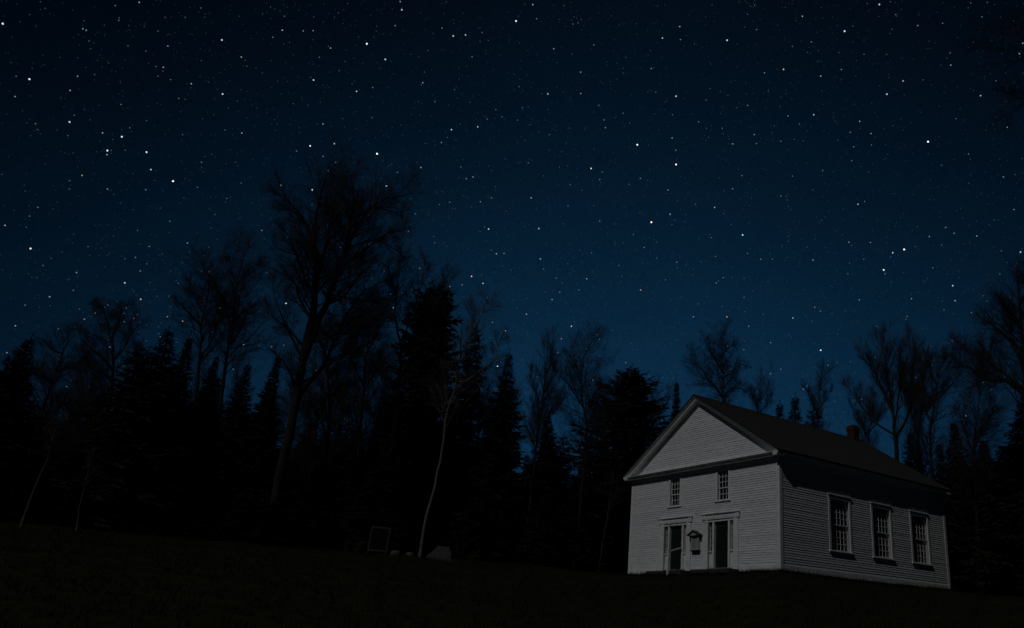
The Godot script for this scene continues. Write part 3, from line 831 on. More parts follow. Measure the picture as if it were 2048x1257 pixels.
	bare_tree("bare_tree", "hazy bare tree filling the gap between the giant tree and the pale birch", 46.0, [
		[0.18, 0.02, [690,1110, 712,950, 722,840, 728,760, 735,690, 742,620], 0.4, 2.6],
		[0.07, 0.012, [726,780, 755,730, 772,680], 0.15, 1.7],
		[0.07, 0.012, [728,770, 705,720, 700,670, 705,610], 0.15, 1.7],
		[0.06, 0.012, [733,710, 755,660, 765,610], 0.15, 1.5],
	], OAK, 1020, "bark", "twig", g, 2.0)
	bare_tree("bare_tree", "low tangled bare tree in the gap beside the giant tree's lower trunk", 47.0, [
		[0.13, 0.02, [590,1108, 620,960, 632,870, 640,800, 650,745], 0.35, 2.6],
		[0.05, 0.012, [633,860, 610,820, 600,780], 0.1, 1.5],
		[0.05, 0.012, [636,840, 665,800, 680,770], 0.1, 1.5],
	], OAK, 1022, "bark", "twig", g, 1.8)
	bare_tree("bare_tree", "low tangled bare tree under the twin-stemmed pale birch", 48.0, [
		[0.13, 0.02, [715,1108, 745,960, 758,870, 765,800, 770,735], 0.35, 2.6],
		[0.05, 0.012, [758,860, 735,820, 722,790], 0.1, 1.5],
		[0.05, 0.012, [760,840, 790,800, 800,770], 0.1, 1.5],
	], OAK, 1023, "bark", "twig", g, 1.8)
	bare_tree("bare_tree", "low bushy bare tree between the small crooked tree and the split-topped tree", 48.0, [
		[0.12, 0.02, [90,1108, 130,950, 150,860, 158,800, 165,760], 0.35, 2.6],
		[0.05, 0.012, [150,855, 135,820, 128,790], 0.1, 1.5],
		[0.05, 0.012, [152,845, 180,810, 192,785], 0.1, 1.5],
	], OAK, 1024, "bark", "twig", g, 1.8)
	bare_tree("bare_tree", "low twiggy bare tree between the leaning birch and the double-tipped spruce", 47.0, [
		[0.12, 0.02, [920,1112, 945,960, 955,880, 962,820, 968,770], 0.35, 2.4],
		[0.05, 0.012, [955,870, 975,830, 990,800], 0.1, 1.5],
	], OAK, 1025, "bark", "twig", g, 1.8)
	bare_tree("bare_tree", "thin upright bare tree between the chimney and the S-bent tree", 57.0, [
		[0.15, 0.015, [1840,1010, 1838,900, 1842,830, 1848,770, 1850,720], 0.35, 2.6],
		[0.06, 0.012, [1840,870, 1820,820, 1806,780], 0.1, 1.6],
		[0.06, 0.012, [1841,860, 1862,810, 1880,790], 0.1, 1.6],
	], SLIM, 1026, "bark", "twig", g, 2.0)
	bare_tree("bare_tree", "low spreading bare tree right behind the chimney", 60.0, [
		[0.14, 0.015, [1738,1000, 1738,900, 1742,850, 1748,800], 0.35, 2.6],
		[0.06, 0.012, [1738,885, 1718,840, 1702,805], 0.1, 1.6],
		[0.06, 0.012, [1739,870, 1762,830, 1775,800], 0.1, 1.6],
	], SLIM, 1027, "bark", "twig", g, 2.0)
	bare_tree("bare_tree", "bare tree between the S-bent tree and the big tree with low limbs", 48.0, [
		[0.16, 0.015, [1950,1040, 1948,930, 1952,860, 1960,800, 1966,760], 0.35, 2.6],
		[0.06, 0.012, [1948,900, 1925,850, 1915,815], 0.1, 1.6],
		[0.06, 0.012, [1950,880, 1978,840, 1992,800], 0.1, 1.6],
	], OAK, 1028, "bark", "twig", g, 2.0)
	# slender bare trees standing deeper in the wood
	var deep := RandomNumberGenerator.new()
	deep.seed = 88
	var x := 20.0
	var turn := 0
	while x < 1330.0:
		var up := deep.randf_range(715.0, 800.0) + (35.0 if x > 1050.0 else 0.0)
		var bend := deep.randf_range(-10.0, 12.0)
		bare_tree("wood_tree", "slender bare tree standing deep in the wood", deep.randf_range(51.0, 57.0), [
			[0.12, 0.012, [x - 60.0, 1100, x - 25.0, 950, x - 8.0 + bend, 870, x, 790, x + 4.0, up], 0.3, 2.0],
			[0.05, 0.012, [x - 9.0, 880, x - 28.0, 835, x - 38.0, 800], 0.1, 1.4],
			[0.05, 0.012, [x - 5.0, 850, x + 20.0, 810, x + 30.0, 780], 0.1, 1.4],
		], SLIM if turn % 2 else OAK, 2000 + turn, "bark", "twig", "slender bare trees deep in the wood", 1.8)
		turn += 1
		x += deep.randf_range(70.0, 120.0)
	bare_tree("bare_tree", "bare tree at the edge of the wood with a few twigs reaching over the slope", 19.0, [
		[0.26, 0.03, [2560,1500, 2520,1000, 2490,600, 2470,300, 2440,60], 0.5, 1.0],
		[0.10, 0.010, [2490,560, 2350,330, 2200,170, 2080,105, 2006,98], 0.55, 1.0],
		[0.08, 0.010, [2500,680, 2380,460, 2230,280, 2110,205, 2030,196], 0.55, 1.0],
	], BIRCH, 1021, "bark", "twig", g, 1.0)


# ---------------------------------------------------------------- the meetinghouse
func roof_y(x: float) -> float:
	return 8.22 - 0.63 * absf(x + 5.0)


func wall_frame(which: String) -> Transform3D:
	match which:
		"front":
			return Transform3D(Basis(), Vector3(-10, 0, 0))
		"side":
			return Transform3D(Basis(Vector3.UP, PI / 2), Vector3.ZERO)
		"far":
			return Transform3D(Basis(Vector3.UP, -PI / 2), Vector3(-10, 0, -BACK))
	return Transform3D(Basis(Vector3.UP, PI), Vector3(0, 0, -BACK))


func wall_with_holes(length: float, top: float, holes: Array) -> Geo:   # holes: Rect2 in wall coordinates
	var g := Geo.new()
	var cuts := [0.0, length]
	for h in holes:
		cuts.append(h.position.x)
		cuts.append(h.end.x)
	cuts.sort()
	for k in cuts.size() - 1:
		var a: float = cuts[k]
		var b: float = cuts[k + 1]
		if b - a < 0.001:
			continue
		var spans := []
		for h in holes:
			if h.position.x < (a + b) / 2 and h.end.x > (a + b) / 2:
				spans.append([h.position.y, h.end.y])
		spans.sort()
		var y := -0.02
		for s in spans:
			g.box(Vector3(a, y, -0.16), Vector3(b, s[0], 0))
			y = s[1]
		g.box(Vector3(a, y, -0.16), Vector3(b, top, 0))
	return g


var board: ArrayMesh


func boards(parent: Node, t: Transform3D, s0: float, s1: float, y0: float, y1: float, holes: Array, joined: bool) -> void:
	var y := y0
	var paints := ["paint", "paint", "paint_worn", "paint_fresh"]
	var all := Geo.new()
	var row := 0
	while y < y1 - 0.02:
		var spans := [[s0, s1]]
		for h in holes:
			if h.position.y < y + 0.055 and h.end.y > y + 0.045:
				var next := []
				for s in spans:
					if h.end.x <= s[0] or h.position.x >= s[1]:
						next.append(s)
						continue
					if h.position.x > s[0] + 0.02:
						next.append([s[0], h.position.x])
					if h.end.x < s[1] - 0.02:
						next.append([h.end.x, s[1]])
				spans = next
		for s in spans:
			var a: float = s[0]
			var l: float = s[1] - a
			if joined:
				all.quad(Vector3(a, y, 0.02), Vector3(a + l, y, 0.02), Vector3(a + l, y + 0.1, 0.007), Vector3(a, y + 0.1, 0.007))
				all.quad(Vector3(a, y, 0.004), Vector3(a + l, y, 0.004), Vector3(a + l, y, 0.02), Vector3(a, y, 0.02))
			else:
				var own := Transform3D(Basis(Vector3(0, 0, 1), rng.randf_range(-0.0006, 0.0006)) * Basis.from_scale(Vector3(l, 1, rng.randf_range(0.9, 1.15))), Vector3(a, y + rng.randf_range(-0.002, 0.002), -0.003))
				put("clapboard", board, paints[rng.randi() % 4], parent, t * own)
		row += 1
		y += 0.1
	if joined:
		var o := geo("siding", all, "paint", parent, t)
		o.set_meta("kind", "stuff")


func window(parent: Node, t: Transform3D, centre: float, y0: float, half: float, cols: int, up: int, low: int, pane_h: float, head: bool) -> void:
	# y0: top of the sill; panes of pane_h; the upper sash stands proud of the lower one
	var w := node("window", parent, t * Transform3D(Basis(), Vector3(centre, 0, 0)))
	var low_h := low * pane_h
	var up_h := up * pane_h
	var rail := 0.045
	var ym := y0 + rail + low_h
	var y1 := ym + rail + up_h + rail
	var side := half + 0.045
	var c := Geo.new()
	c.block(Vector3(-side - 0.13, y0 - 0.02, -0.004), Vector3(-side, y1, 0.034), 0.006)
	c.block(Vector3(side, y0 - 0.02, -0.004), Vector3(side + 0.13, y1, 0.034), 0.006)
	if head:
		c.block(Vector3(-side - 0.13, y1, -0.004), Vector3(side + 0.13, y1 + 0.15, 0.038), 0.006)
		c.block(Vector3(-side - 0.16, y1 + 0.15, -0.004), Vector3(side + 0.16, y1 + 0.19, 0.07), 0.008)
	geo("casing", c, "trim", w)
	var s := Geo.new()
	s.block(Vector3(-side - 0.17, y0 - 0.075, -0.02), Vector3(side + 0.17, y0 - 0.02, 0.075), 0.008)
	geo("sill", s, "trim", w)
	for part in [["lower_sash", y0, low, -0.105], ["upper_sash", ym, up, -0.07]]:
		var b: float = part[1]
		var n: int = part[2]
		var z: float = part[3]
		var topb := b + rail + n * pane_h
		var f := Geo.new()
		f.block(Vector3(-side, b, z - 0.02), Vector3(side, b + rail, z + 0.016), 0.004)
		f.block(Vector3(-side, topb, z - 0.02), Vector3(side, topb + rail, z + 0.016), 0.004)
		f.block(Vector3(-side, b + rail, z - 0.02), Vector3(-half, topb, z + 0.015), 0.004)
		f.block(Vector3(half, b + rail, z - 0.02), Vector3(side, topb, z + 0.015), 0.004)
		geo("sash", f, "trim", w)
		var wide := 2.0 * half / cols
		for k in cols - 1:
			var m := Geo.new()
			var x := -half + wide * (k + 1)
			m.block(Vector3(x - 0.012, b + rail, z - 0.014), Vector3(x + 0.012, topb, z + 0.013), 0.005)
			geo("muntin", m, "trim", w)
		for k in n - 1:
			var m := Geo.new()
			var y := b + rail + pane_h * (k + 1)
			m.block(Vector3(-half, y - 0.012, z - 0.012), Vector3(half, y + 0.012, z + 0.011), 0.005)
			geo("muntin", m, "trim", w)
		var pane := BoxMesh.new()
		pane.size = Vector3(wide - 0.024, pane_h - 0.024, 0.003)
		for k in cols:
			for j in n:
				var tilt := Basis(Vector3(rng.randf_range(-1, 1), rng.randf_range(-1, 1), 0).normalized(), rng.randf_range(0, 0.006))
				put("pane", pane, "glass", w, Transform3D(tilt, Vector3(-half + wide * (k + 0.5), b + rail + pane_h * (j + 0.5), z - 0.002)))


func doorway(parent: Node, t: Transform3D, centre: float) -> void:
	var w := node("doorway", parent, t * Transform3D(Basis(), Vector3(centre, 0, 0)))
	for s in [-1.0, 1.0]:
		var p := Geo.new()
		var a: float = minf(s * 0.80, s * 1.10)
		p.block(Vector3(a, 0.30, -0.004), Vector3(a + 0.30, 2.29, 0.055), 0.008)
		p.block(Vector3(a - 0.012, 0.02, -0.004), Vector3(a + 0.312, 0.30, 0.07), 0.008)
		p.block(Vector3(a + 0.07, 0.42, 0.05), Vector3(a + 0.23, 2.20, 0.064), 0.006)
		geo("pilaster", p, "trim", w)
		var post := Geo.new()
		a = minf(s * 0.44, s * 0.55)
		post.block(Vector3(a, 0.20, -0.15), Vector3(a + 0.11, 2.19, 0.012), 0.006)
		geo("door_post", post, "trim", w)
		# sidelight between post and pilaster
		var x0: float = minf(s * 0.55, s * 0.80)
		var panel := Geo.new()
		panel.box(Vector3(x0, 0.20, -0.14), Vector3(x0 + 0.25, 0.88, -0.075))
		panel.block(Vector3(x0 + 0.05, 0.28, -0.08), Vector3(x0 + 0.20, 0.80, -0.062), 0.008)
		geo("sidelight_panel", panel, "trim", w)
		var sill := Geo.new()
		sill.block(Vector3(x0, 0.88, -0.14), Vector3(x0 + 0.25, 0.93, -0.02), 0.006)
		geo("sidelight_sill", sill, "trim", w)
		var f := Geo.new()
		f.block(Vector3(x0, 0.93, -0.150), Vector3(x0 + 0.018, 2.19, -0.120), 0.004)
		f.block(Vector3(x0 + 0.232, 0.93, -0.150), Vector3(x0 + 0.25, 2.19, -0.120), 0.004)
		geo("sidelight_sash", f, "trim", w)
		for k in 4:
			var m := Geo.new()
			var y := 0.93 + 1.26 * (k + 1) / 5.0
			m.block(Vector3(x0 + 0.018, y - 0.008, -0.146), Vector3(x0 + 0.232, y + 0.008, -0.126), 0.003)
			geo("muntin", m, "trim", w)
		var pane := BoxMesh.new()
		pane.size = Vector3(0.214, 1.26 / 5.0 - 0.016, 0.003)
		for k in 5:
			put("pane", pane, "glass", w, Transform3D(Basis(), Vector3(x0 + 0.125, 0.93 + 1.26 * (k + 0.5) / 5.0, -0.137)))
	var e := Geo.new()
	e.block(Vector3(-0.80, 2.19, -0.15), Vector3(0.80, 2.295, 0.02), 0.006)
	e.block(Vector3(-1.175, 2.293, -0.004), Vector3(1.175, 2.50, 0.06), 0.008)
	e.block(Vector3(-0.88, 2.345, 0.05), Vector3(0.88, 2.45, 0.068), 0.006)
	geo("entablature", e, "trim", w)
	var cap := Geo.new()
	cap.prism(PackedVector2Array([Vector2(-0.004, 2.50), Vector2(0.075, 2.50), Vector2(0.125, 2.535), Vector2(0.125, 2.565), Vector2(-0.004, 2.585)]), -1.215, 1.215)
	geo("cap_moulding", cap, "trim", w, Transform3D(Basis(Vector3(0, 0, 1), Vector3(0, 1, 0), Vector3(-1, 0, 0)), Vector3.ZERO))
	for s in [-1.0, 1.0]:
		var b := Geo.new()
		var a: float = minf(s * 0.94, s * 1.178)
		b.block(Vector3(a, 2.285, -0.004), Vector3(a + 0.238, 2.503, 0.082), 0.012)
		var c := geo("corner_block", b, "trim", w)
		var ring := TorusMesh.new()
		ring.inner_radius = 0.045
		ring.outer_radius = 0.08
		ring.rings = 20
		ring.ring_segments = 8
		put("rosette", ring, "trim", c, Transform3D(Basis(Vector3(1, 0, 0), PI / 2), Vector3(a + 0.119, 2.394, 0.08)))
	var th := Geo.new()
	th.block(Vector3(-0.80, 0.12, -0.15), Vector3(0.80, 0.20, 0.05), 0.01)
	geo("threshold", th, "granite", w)
	# the door itself
	var d := node("door", parent, t * Transform3D(Basis(), Vector3(centre, 0, 0)))
	var leaf := Geo.new()
	leaf.box(Vector3(-0.437, 0.205, -0.150), Vector3(0.437, 2.186, -0.110))
	geo("door_leaf", leaf, "door_green", d)
	for s in [-1.0, 1.0]:
		for row in [[0.33, 0.85], [1.02, 1.62], [1.74, 2.06]]:
			var p := Geo.new()
			var a: float = minf(s * 0.05, s * 0.34)
			p.block(Vector3(a, row[0], -0.112), Vector3(a + 0.29, row[1], -0.092), 0.014)
			geo("door_panel", p, "door_green", d)
	var knob := SphereMesh.new()
	knob.radius = 0.032
	knob.height = 0.064
	knob.radial_segments = 12
	knob.rings = 6
	put("door_knob", knob, "iron", d, Transform3D(Basis(), Vector3(-0.385, 1.10, -0.075)))


# a cornice profile of (out, down) points swept along the two slopes of the gable, at the front (sign 1) or the back
func rakes(parent: Node, front: bool) -> void:
	var profile := [Vector2(0.03, 0.225), Vector2(0.29, 0.225), Vector2(0.29, 0.155), Vector2(0.31, 0.155), Vector2(0.355, 0.115), Vector2(0.40, 0.072), Vector2(0.40, 0.045), Vector2(0.03, 0.045)]
	for s in [-1.0, 1.0]:
		var g := Geo.new()
		var f := Geo.new()
		var xa: float = -5.0 + s * (5.0 + OVER)
		var z0 := 0.0 if front else -BACK
		var dz := 1.0 if front else -1.0
		for k in profile.size():
			var a: Vector2 = profile[k]
			var b: Vector2 = profile[(k + 1) % profile.size()]
			var p0 := Vector3(xa, roof_y(xa) - a.y, z0 + dz * a.x)
			var p1 := Vector3(-5, roof_y(-5) - a.y, z0 + dz * a.x)
			var q0 := Vector3(xa, roof_y(xa) - b.y, z0 + dz * b.x)
			var q1 := Vector3(-5, roof_y(-5) - b.y, z0 + dz * b.x)
			if (s * dz) < 0.0:
				g.quad(p0, p1, q1, q0)
			else:
				g.quad(p1, p0, q0, q1)
		for k in range(1, profile.size() - 1):   # plumb-cut end
			var o := []
			for q in [profile[0], profile[k], profile[k + 1]]:
				o.append(Vector3(xa, roof_y(xa) - q.y, z0 + dz * q.x))
			if (s * dz) > 0.0:
				g.tri(o[0], o[1], o[2])
			else:
				g.tri(o[0], o[2], o[1])
		geo("rake_cornice", g, "trim", parent)
		# flat frieze board under it
		var x1: float = -5.0 + s * 4.86
		var c := [Vector3(x1, roof_y(x1) - 0.23, 0), Vector3(-5, roof_y(-5) - 0.23, 0), Vector3(-5, roof_y(-5) - 0.45, 0), Vector3(x1, roof_y(x1) - 0.45, 0)]
		var poly := PackedVector2Array()
		for q in c:
			poly.append(Vector2(q.x, q.y))
		if Geometry2D.is_polygon_clockwise(poly):
			poly.reverse()
		if front:
			f.prism(poly, z0 - 0.004, z0 + 0.032)
		else:
			f.prism(poly, z0 - 0.032, z0 + 0.004)
		geo("rake_frieze", f, "trim", parent)


func along_x(parent: Node, called: String, profile: PackedVector2Array, x0: float, x1: float, mat: String) -> void:   # profile (z, y)
	var g := Geo.new()
	g.prism(profile, -x1, -x0)
	# (px, py, pz) -> (x = -pz, y = py, z = px)
	geo(called, g, mat, parent, Transform3D(Basis(Vector3(0, 0, 1), Vector3(0, 1, 0), Vector3(-1, 0, 0)), Vector3.ZERO))


func meetinghouse() -> void:
	var place_ := Vector3(-5, 0, -BACK / 2)
	var house := thing("meetinghouse", "white clapboard meetinghouse with a gabled front, two dark doors and a brick chimney", "church", place_)
	var back := Transform3D(Basis(), -place_)
	var body := node("walls", house, back)
	rng.seed = 9
	var g := Geo.new()
	g.quad(Vector3(0, 0, 0.022), Vector3(1, 0, 0.022), Vector3(1, 0.108, 0.007), Vector3(0, 0.108, 0.007))
	g.quad(Vector3(0, 0, 0), Vector3(1, 0, 0), Vector3(1, 0, 0.022), Vector3(0, 0, 0.022))
	g.quad(Vector3(0, 0.108, 0.007), Vector3(1, 0.108, 0.007), Vector3(1, 0.108, 0), Vector3(0, 0.108, 0))
	g.quad(Vector3(0, 0, 0), Vector3(0, 0, 0.022), Vector3(0, 0.108, 0.007), Vector3(0, 0.108, 0))
	g.quad(Vector3(1, 0, 0.022), Vector3(1, 0, 0), Vector3(1, 0.108, 0), Vector3(1, 0.108, 0.007))
	board = g.mesh()

	# walls with real openings
	var doors := [3.47, 6.53]
	var tops := [3.36, 6.64]
	var lights := [3.85, 6.85, 9.85]
	var ft := wall_frame("front")
	var st := wall_frame("side")
	var holes := []
	for d in doors:
		holes.append(Rect2(d - 0.80, 0.12, 1.60, 2.13))
	for w in tops:
		holes.append(Rect2(w - 0.345, 3.12, 0.69, 1.335))
	var wall := geo("wall", wall_with_holes(10.0, 4.66, holes), "plaster", body, ft)
	wall.set_meta("label", "gabled front wall")
	holes = []
	for l in lights:
		holes.append(Rect2(l - 0.645, 1.12, 1.29, 2.20))
	geo("wall", wall_with_holes(BACK - 0.32, 4.62, holes.map(func(h): return Rect2(h.position - Vector2(0.16, 0), h.size))), "plaster", body, st * Transform3D(Basis(), Vector3(0.16, 0, 0)))
	geo("wall", wall_with_holes(BACK - 0.32, 4.62, []), "plaster", body, wall_frame("far") * Transform3D(Basis(), Vector3(0.16, 0, 0)))
	geo("wall", wall_with_holes(10.0, 4.66, []), "plaster", body, wall_frame("back"))
	var gable := PackedVector2Array([Vector2(0, 4.66), Vector2(10, 4.66), Vector2(10, 4.80), Vector2(5, 7.95), Vector2(0, 4.80)])
	for t in [ft, wall_frame("back")]:
		var p := Geo.new()
		p.prism(gable, -0.16, 0.0)
		geo("gable_wall", p, "plaster", body, t)
	var inside := Geo.new()
	inside.box(Vector3(-9.84, -0.02, -BACK + 0.16), Vector3(-0.16, 0.12, -0.16))
	geo("floor_deck", inside, "weathered_wood", body)
	inside = Geo.new()
	inside.box(Vector3(-9.84, 4.50, -BACK + 0.16), Vector3(-0.16, 4.58, -0.16))
	geo("ceiling_deck", inside, "plaster", body)
	var f := Geo.new()
	f.box(Vector3(-10.0, -0.6, -BACK), Vector3(0.0, -0.021, 0.0))
	geo("foundation", f, "granite", body)

	# clapboards
	var shut := []
	for d in doors:
		shut.append(Rect2(d - 1.112, 0.0, 2.224, 2.29))
		shut.append(Rect2(d - 1.215, 2.285, 2.43, 0.30))
	for w in tops:
		shut.append(Rect2(w - 0.475, 3.10, 0.95, 1.5))
	boards(body, ft, 0.145, 9.855, 0.25, 4.44, shut, false)
	shut = []
	for l in lights:
		shut.append(Rect2(l - 0.775, 1.10, 1.55, 2.34))
	boards(body, st, 0.145, BACK - 0.145, 0.25, 4.36, shut, false)
	var y := 4.86
	var paints := ["paint", "paint", "paint_worn", "paint_fresh"]
	while y < 7.85:
		var half := (8.22 - 0.36 - (y + 0.1)) / 0.63
		if half > 0.12:
			put("clapboard", board, paints[rng.randi() % 4], body, ft * Transform3D(Basis.from_scale(Vector3(half * 2.0, 1, rng.randf_range(0.9, 1.15))), Vector3(5.0 - half, y + rng.randf_range(-0.002, 0.002), -0.003)))
		y += 0.1
	boards(body, wall_frame("far"), 0.145, BACK - 0.145, 0.25, 4.36, [], true)
	boards(body, wall_frame("back"), 0.145, 9.855, 0.25, 4.5, [], true)
	# corner boards and skirting
	for c in [[0.0, 0.0], [-10.0, 0.0], [0.0, -BACK], [-10.0, -BACK]]:
		var b := Geo.new()
		var sx := 1.0 if c[0] > -5.0 else -1.0
		var sz := 1.0 if c[1] > -5.0 else -1.0
		b.box(Vector3(minf(c[0] - sx * 0.15, c[0] + sx * 0.028), 0.0, minf(c[1], c[1] + sz * 0.030)), Vector3(maxf(c[0] - sx * 0.15, c[0] + sx * 0.028), 4.45, maxf(c[1], c[1] + sz * 0.030)))
		b.box(Vector3(minf(c[0], c[0] + sx * 0.030), 0.0, minf(c[1] - sz * 0.15, c[1] - sz * 0.001)), Vector3(maxf(c[0], c[0] + sx * 0.030), 4.45, maxf(c[1] - sz * 0.15, c[1] - sz * 0.001)))
		geo("corner_board", b, "trim", body)
	var spans := [[0.15, 3.47 - 1.125], [3.47 + 1.125, 6.53 - 1.125], [6.53 + 1.125, 9.85]]
	for s in spans:
		var b := Geo.new()
		b.block(Vector3(s[0], 0.0, -0.003), Vector3(s[1], 0.25, 0.026), 0.006)
		geo("skirting", b, "trim", body, ft)
	for w in ["side", "far"]:
		var b := Geo.new()
		b.block(Vector3(0.15, 0.0, -0.003), Vector3(BACK - 0.15, 0.25, 0.026), 0.006)
		geo("skirting", b, "trim", body, wall_frame(w))
	# friezes and cornices
	along_x(body, "frieze", PackedVector2Array([Vector2(-0.004, 4.45), Vector2(0.034, 4.45), Vector2(0.034, 4.655), Vector2(-0.004, 4.655)]), -10.034, 0.034, "trim")
	along_x(body, "cornice", PackedVector2Array([Vector2(-0.004, 4.655), Vector2(0.28, 4.655), Vector2(0.28, 4.705), Vector2(0.295, 4.705), Vector2(0.34, 4.735), Vector2(0.39, 4.780), Vector2(0.39, 4.80), Vector2(-0.004, 4.845)]), -10.0 - OVER, OVER, "trim")
	for s in [1.0, -1.0]:
		var t := Transform3D(Basis(), Vector3.ZERO) if s > 0.0 else Transform3D(Basis(Vector3.UP, PI), Vector3(-10, 0, -BACK))
		var p := Geo.new()
		p.prism(PackedVector2Array([Vector2(-0.004, 4.37), Vector2(0.034, 4.37), Vector2(0.034, 4.648), Vector2(-0.004, 4.648)]), -BACK - 0.034, 0.030)
		geo("frieze", p, "trim", body, t)
		p = Geo.new()
		p.prism(PackedVector2Array([Vector2(-0.004, 4.65), Vector2(0.22, 4.65), Vector2(0.22, 4.70), Vector2(0.235, 4.70), Vector2(0.27, 4.735), Vector2(OVER + 0.004, 4.765), Vector2(OVER + 0.004, 4.80), Vector2(-0.004, 4.825)]), -BACK - 0.405, 0.385)
		geo("eave_cornice", p, "trim", body, t)
	rakes(body, true)
	rakes(body, false)

	# roof with shingle courses
	var roof := node("roof", house, back)
	for s in [1.0, -1.0]:
		var slab := Geo.new()
		var poly := PackedVector2Array([Vector2(-5, 8.22 - 0.045), Vector2(-5 + s * (5.0 + OVER + 0.02), roof_y(OVER + 0.02) - 0.045), Vector2(-5 + s * (5.0 + OVER + 0.02), roof_y(OVER + 0.02)), Vector2(-5, 8.22)])
		if Geometry2D.is_polygon_clockwise(poly):
			poly.reverse()
		slab.prism(poly, -BACK - 0.425, 0.425)
		var courses := Geo.new()
		var n := 44
		var run := 5.0 + OVER + 0.03
		for k in n:
			var a := run * k / n
			var b := run * (k + 1) / n
			var ya := 8.22 - 0.63 * a + 0.003
			var yb := 8.22 - 0.63 * b + 0.014
			var z := -BACK - 0.435
			while z < 0.435:   # each shingle strip a little uneven
				var ze := minf(z + 0.9 + rng.randf() * 0.3, 0.435)
				var lift := rng.randf() * 0.004
				var p0 := Vector3(-5 + s * a, ya, z); var p1 := Vector3(-5 + s * a, ya, ze)
				var q0 := Vector3(-5 + s * b, yb + lift, z); var q1 := Vector3(-5 + s * b, yb + lift, ze)
				if s > 0.0:
					courses.quad(p0, p1, q1, q0); courses.quad(q0, q1, q1 - Vector3(0, 0.015 + lift, 0), q0 - Vector3(0, 0.015 + lift, 0))
				else:
					courses.quad(p1, p0, q0, q1); courses.quad(q1, q0, q0 - Vector3(0, 0.015 + lift, 0), q1 - Vector3(0, 0.015 + lift, 0))
				z = ze
		geo("roof_slope", slab, "shingle", roof)
		var o := geo("shingles", courses, "shingle", roof)
		o.set_meta("kind", "stuff")
	var cap := Geo.new()
	cap.prism(PackedVector2Array([Vector2(-5.14, 8.15), Vector2(-5, 8.228), Vector2(-4.86, 8.15), Vector2(-4.86, 8.168), Vector2(-5, 8.25), Vector2(-5.14, 8.168)]), -BACK - 0.437, 0.437)
	geo("ridge_cap", cap, "shingle", roof)
	# chimney: mortar core and rows of bricks
	var ch := node("chimney", house, back)
	var core := Geo.new()
	var bricks := Geo.new()
	var cz := -11.72
	core.box(Vector3(-5.20, 7.7, cz - 0.20), Vector3(-4.80, 8.93, cz + 0.20))
	y = 7.72
	var row := 0
	while y < 8.92:
		var h := 0.24 if y < 8.64 or y > 8.82 else 0.272
		var shift := 0.0 if row % 2 == 0 else 0.1
		for side in 4:
			var basis_ := Basis(Vector3.UP, PI / 2 * side)
			for k in 3:
				var a := -h + (2.0 * h / 3.0) * k + 0.005
				var b := a + 2.0 * h / 3.0 - 0.01
				if row % 2 == 1 and k == 1:
					a -= 0.05; b += 0.05
				elif row % 2 == 1 and k == 0:
					b -= 0.05
				elif row % 2 == 1:
					a += 0.05
				var p := rng.randf_range(-0.004, 0.003)
				var lo := Vector3(a, y, 0.16)
				var hi := Vector3(b, y + 0.062, h + p)
				var one := Geo.new()
				one.box(lo, hi)
				var off := bricks.v.size()
				for q in one.v.size():
					bricks.v.append(basis_ * one.v[q] + Vector3(-5, 0, cz))
					bricks.n.append(basis_ * one.n[q])
				for q in one.i:
					bricks.i.append(q + off)
		row += 1
		y += 0.071
	geo("chimney_core", core, "mortar", ch)
	var bo := geo("bricks", bricks, "brick", ch)
	bo.set_meta("kind", "stuff")
	var flue := Geo.new()
	flue.tube(PackedVector3Array([Vector3(-5, 8.85, cz), Vector3(-5, 9.0, cz)]), 0.10, 0.09, 12)
	geo("flue_pipe", flue, "iron", ch)

	# windows and doors
	for w in tops:
		window(body, ft, w, 3.12, 0.30, 3, 3, 2, 0.24, false)
	for l in lights:
		window(body, st, l, 1.12, 0.60, 5, 4, 4, 0.2581, true)
	for d in doors:
		doorway(body, ft, d)


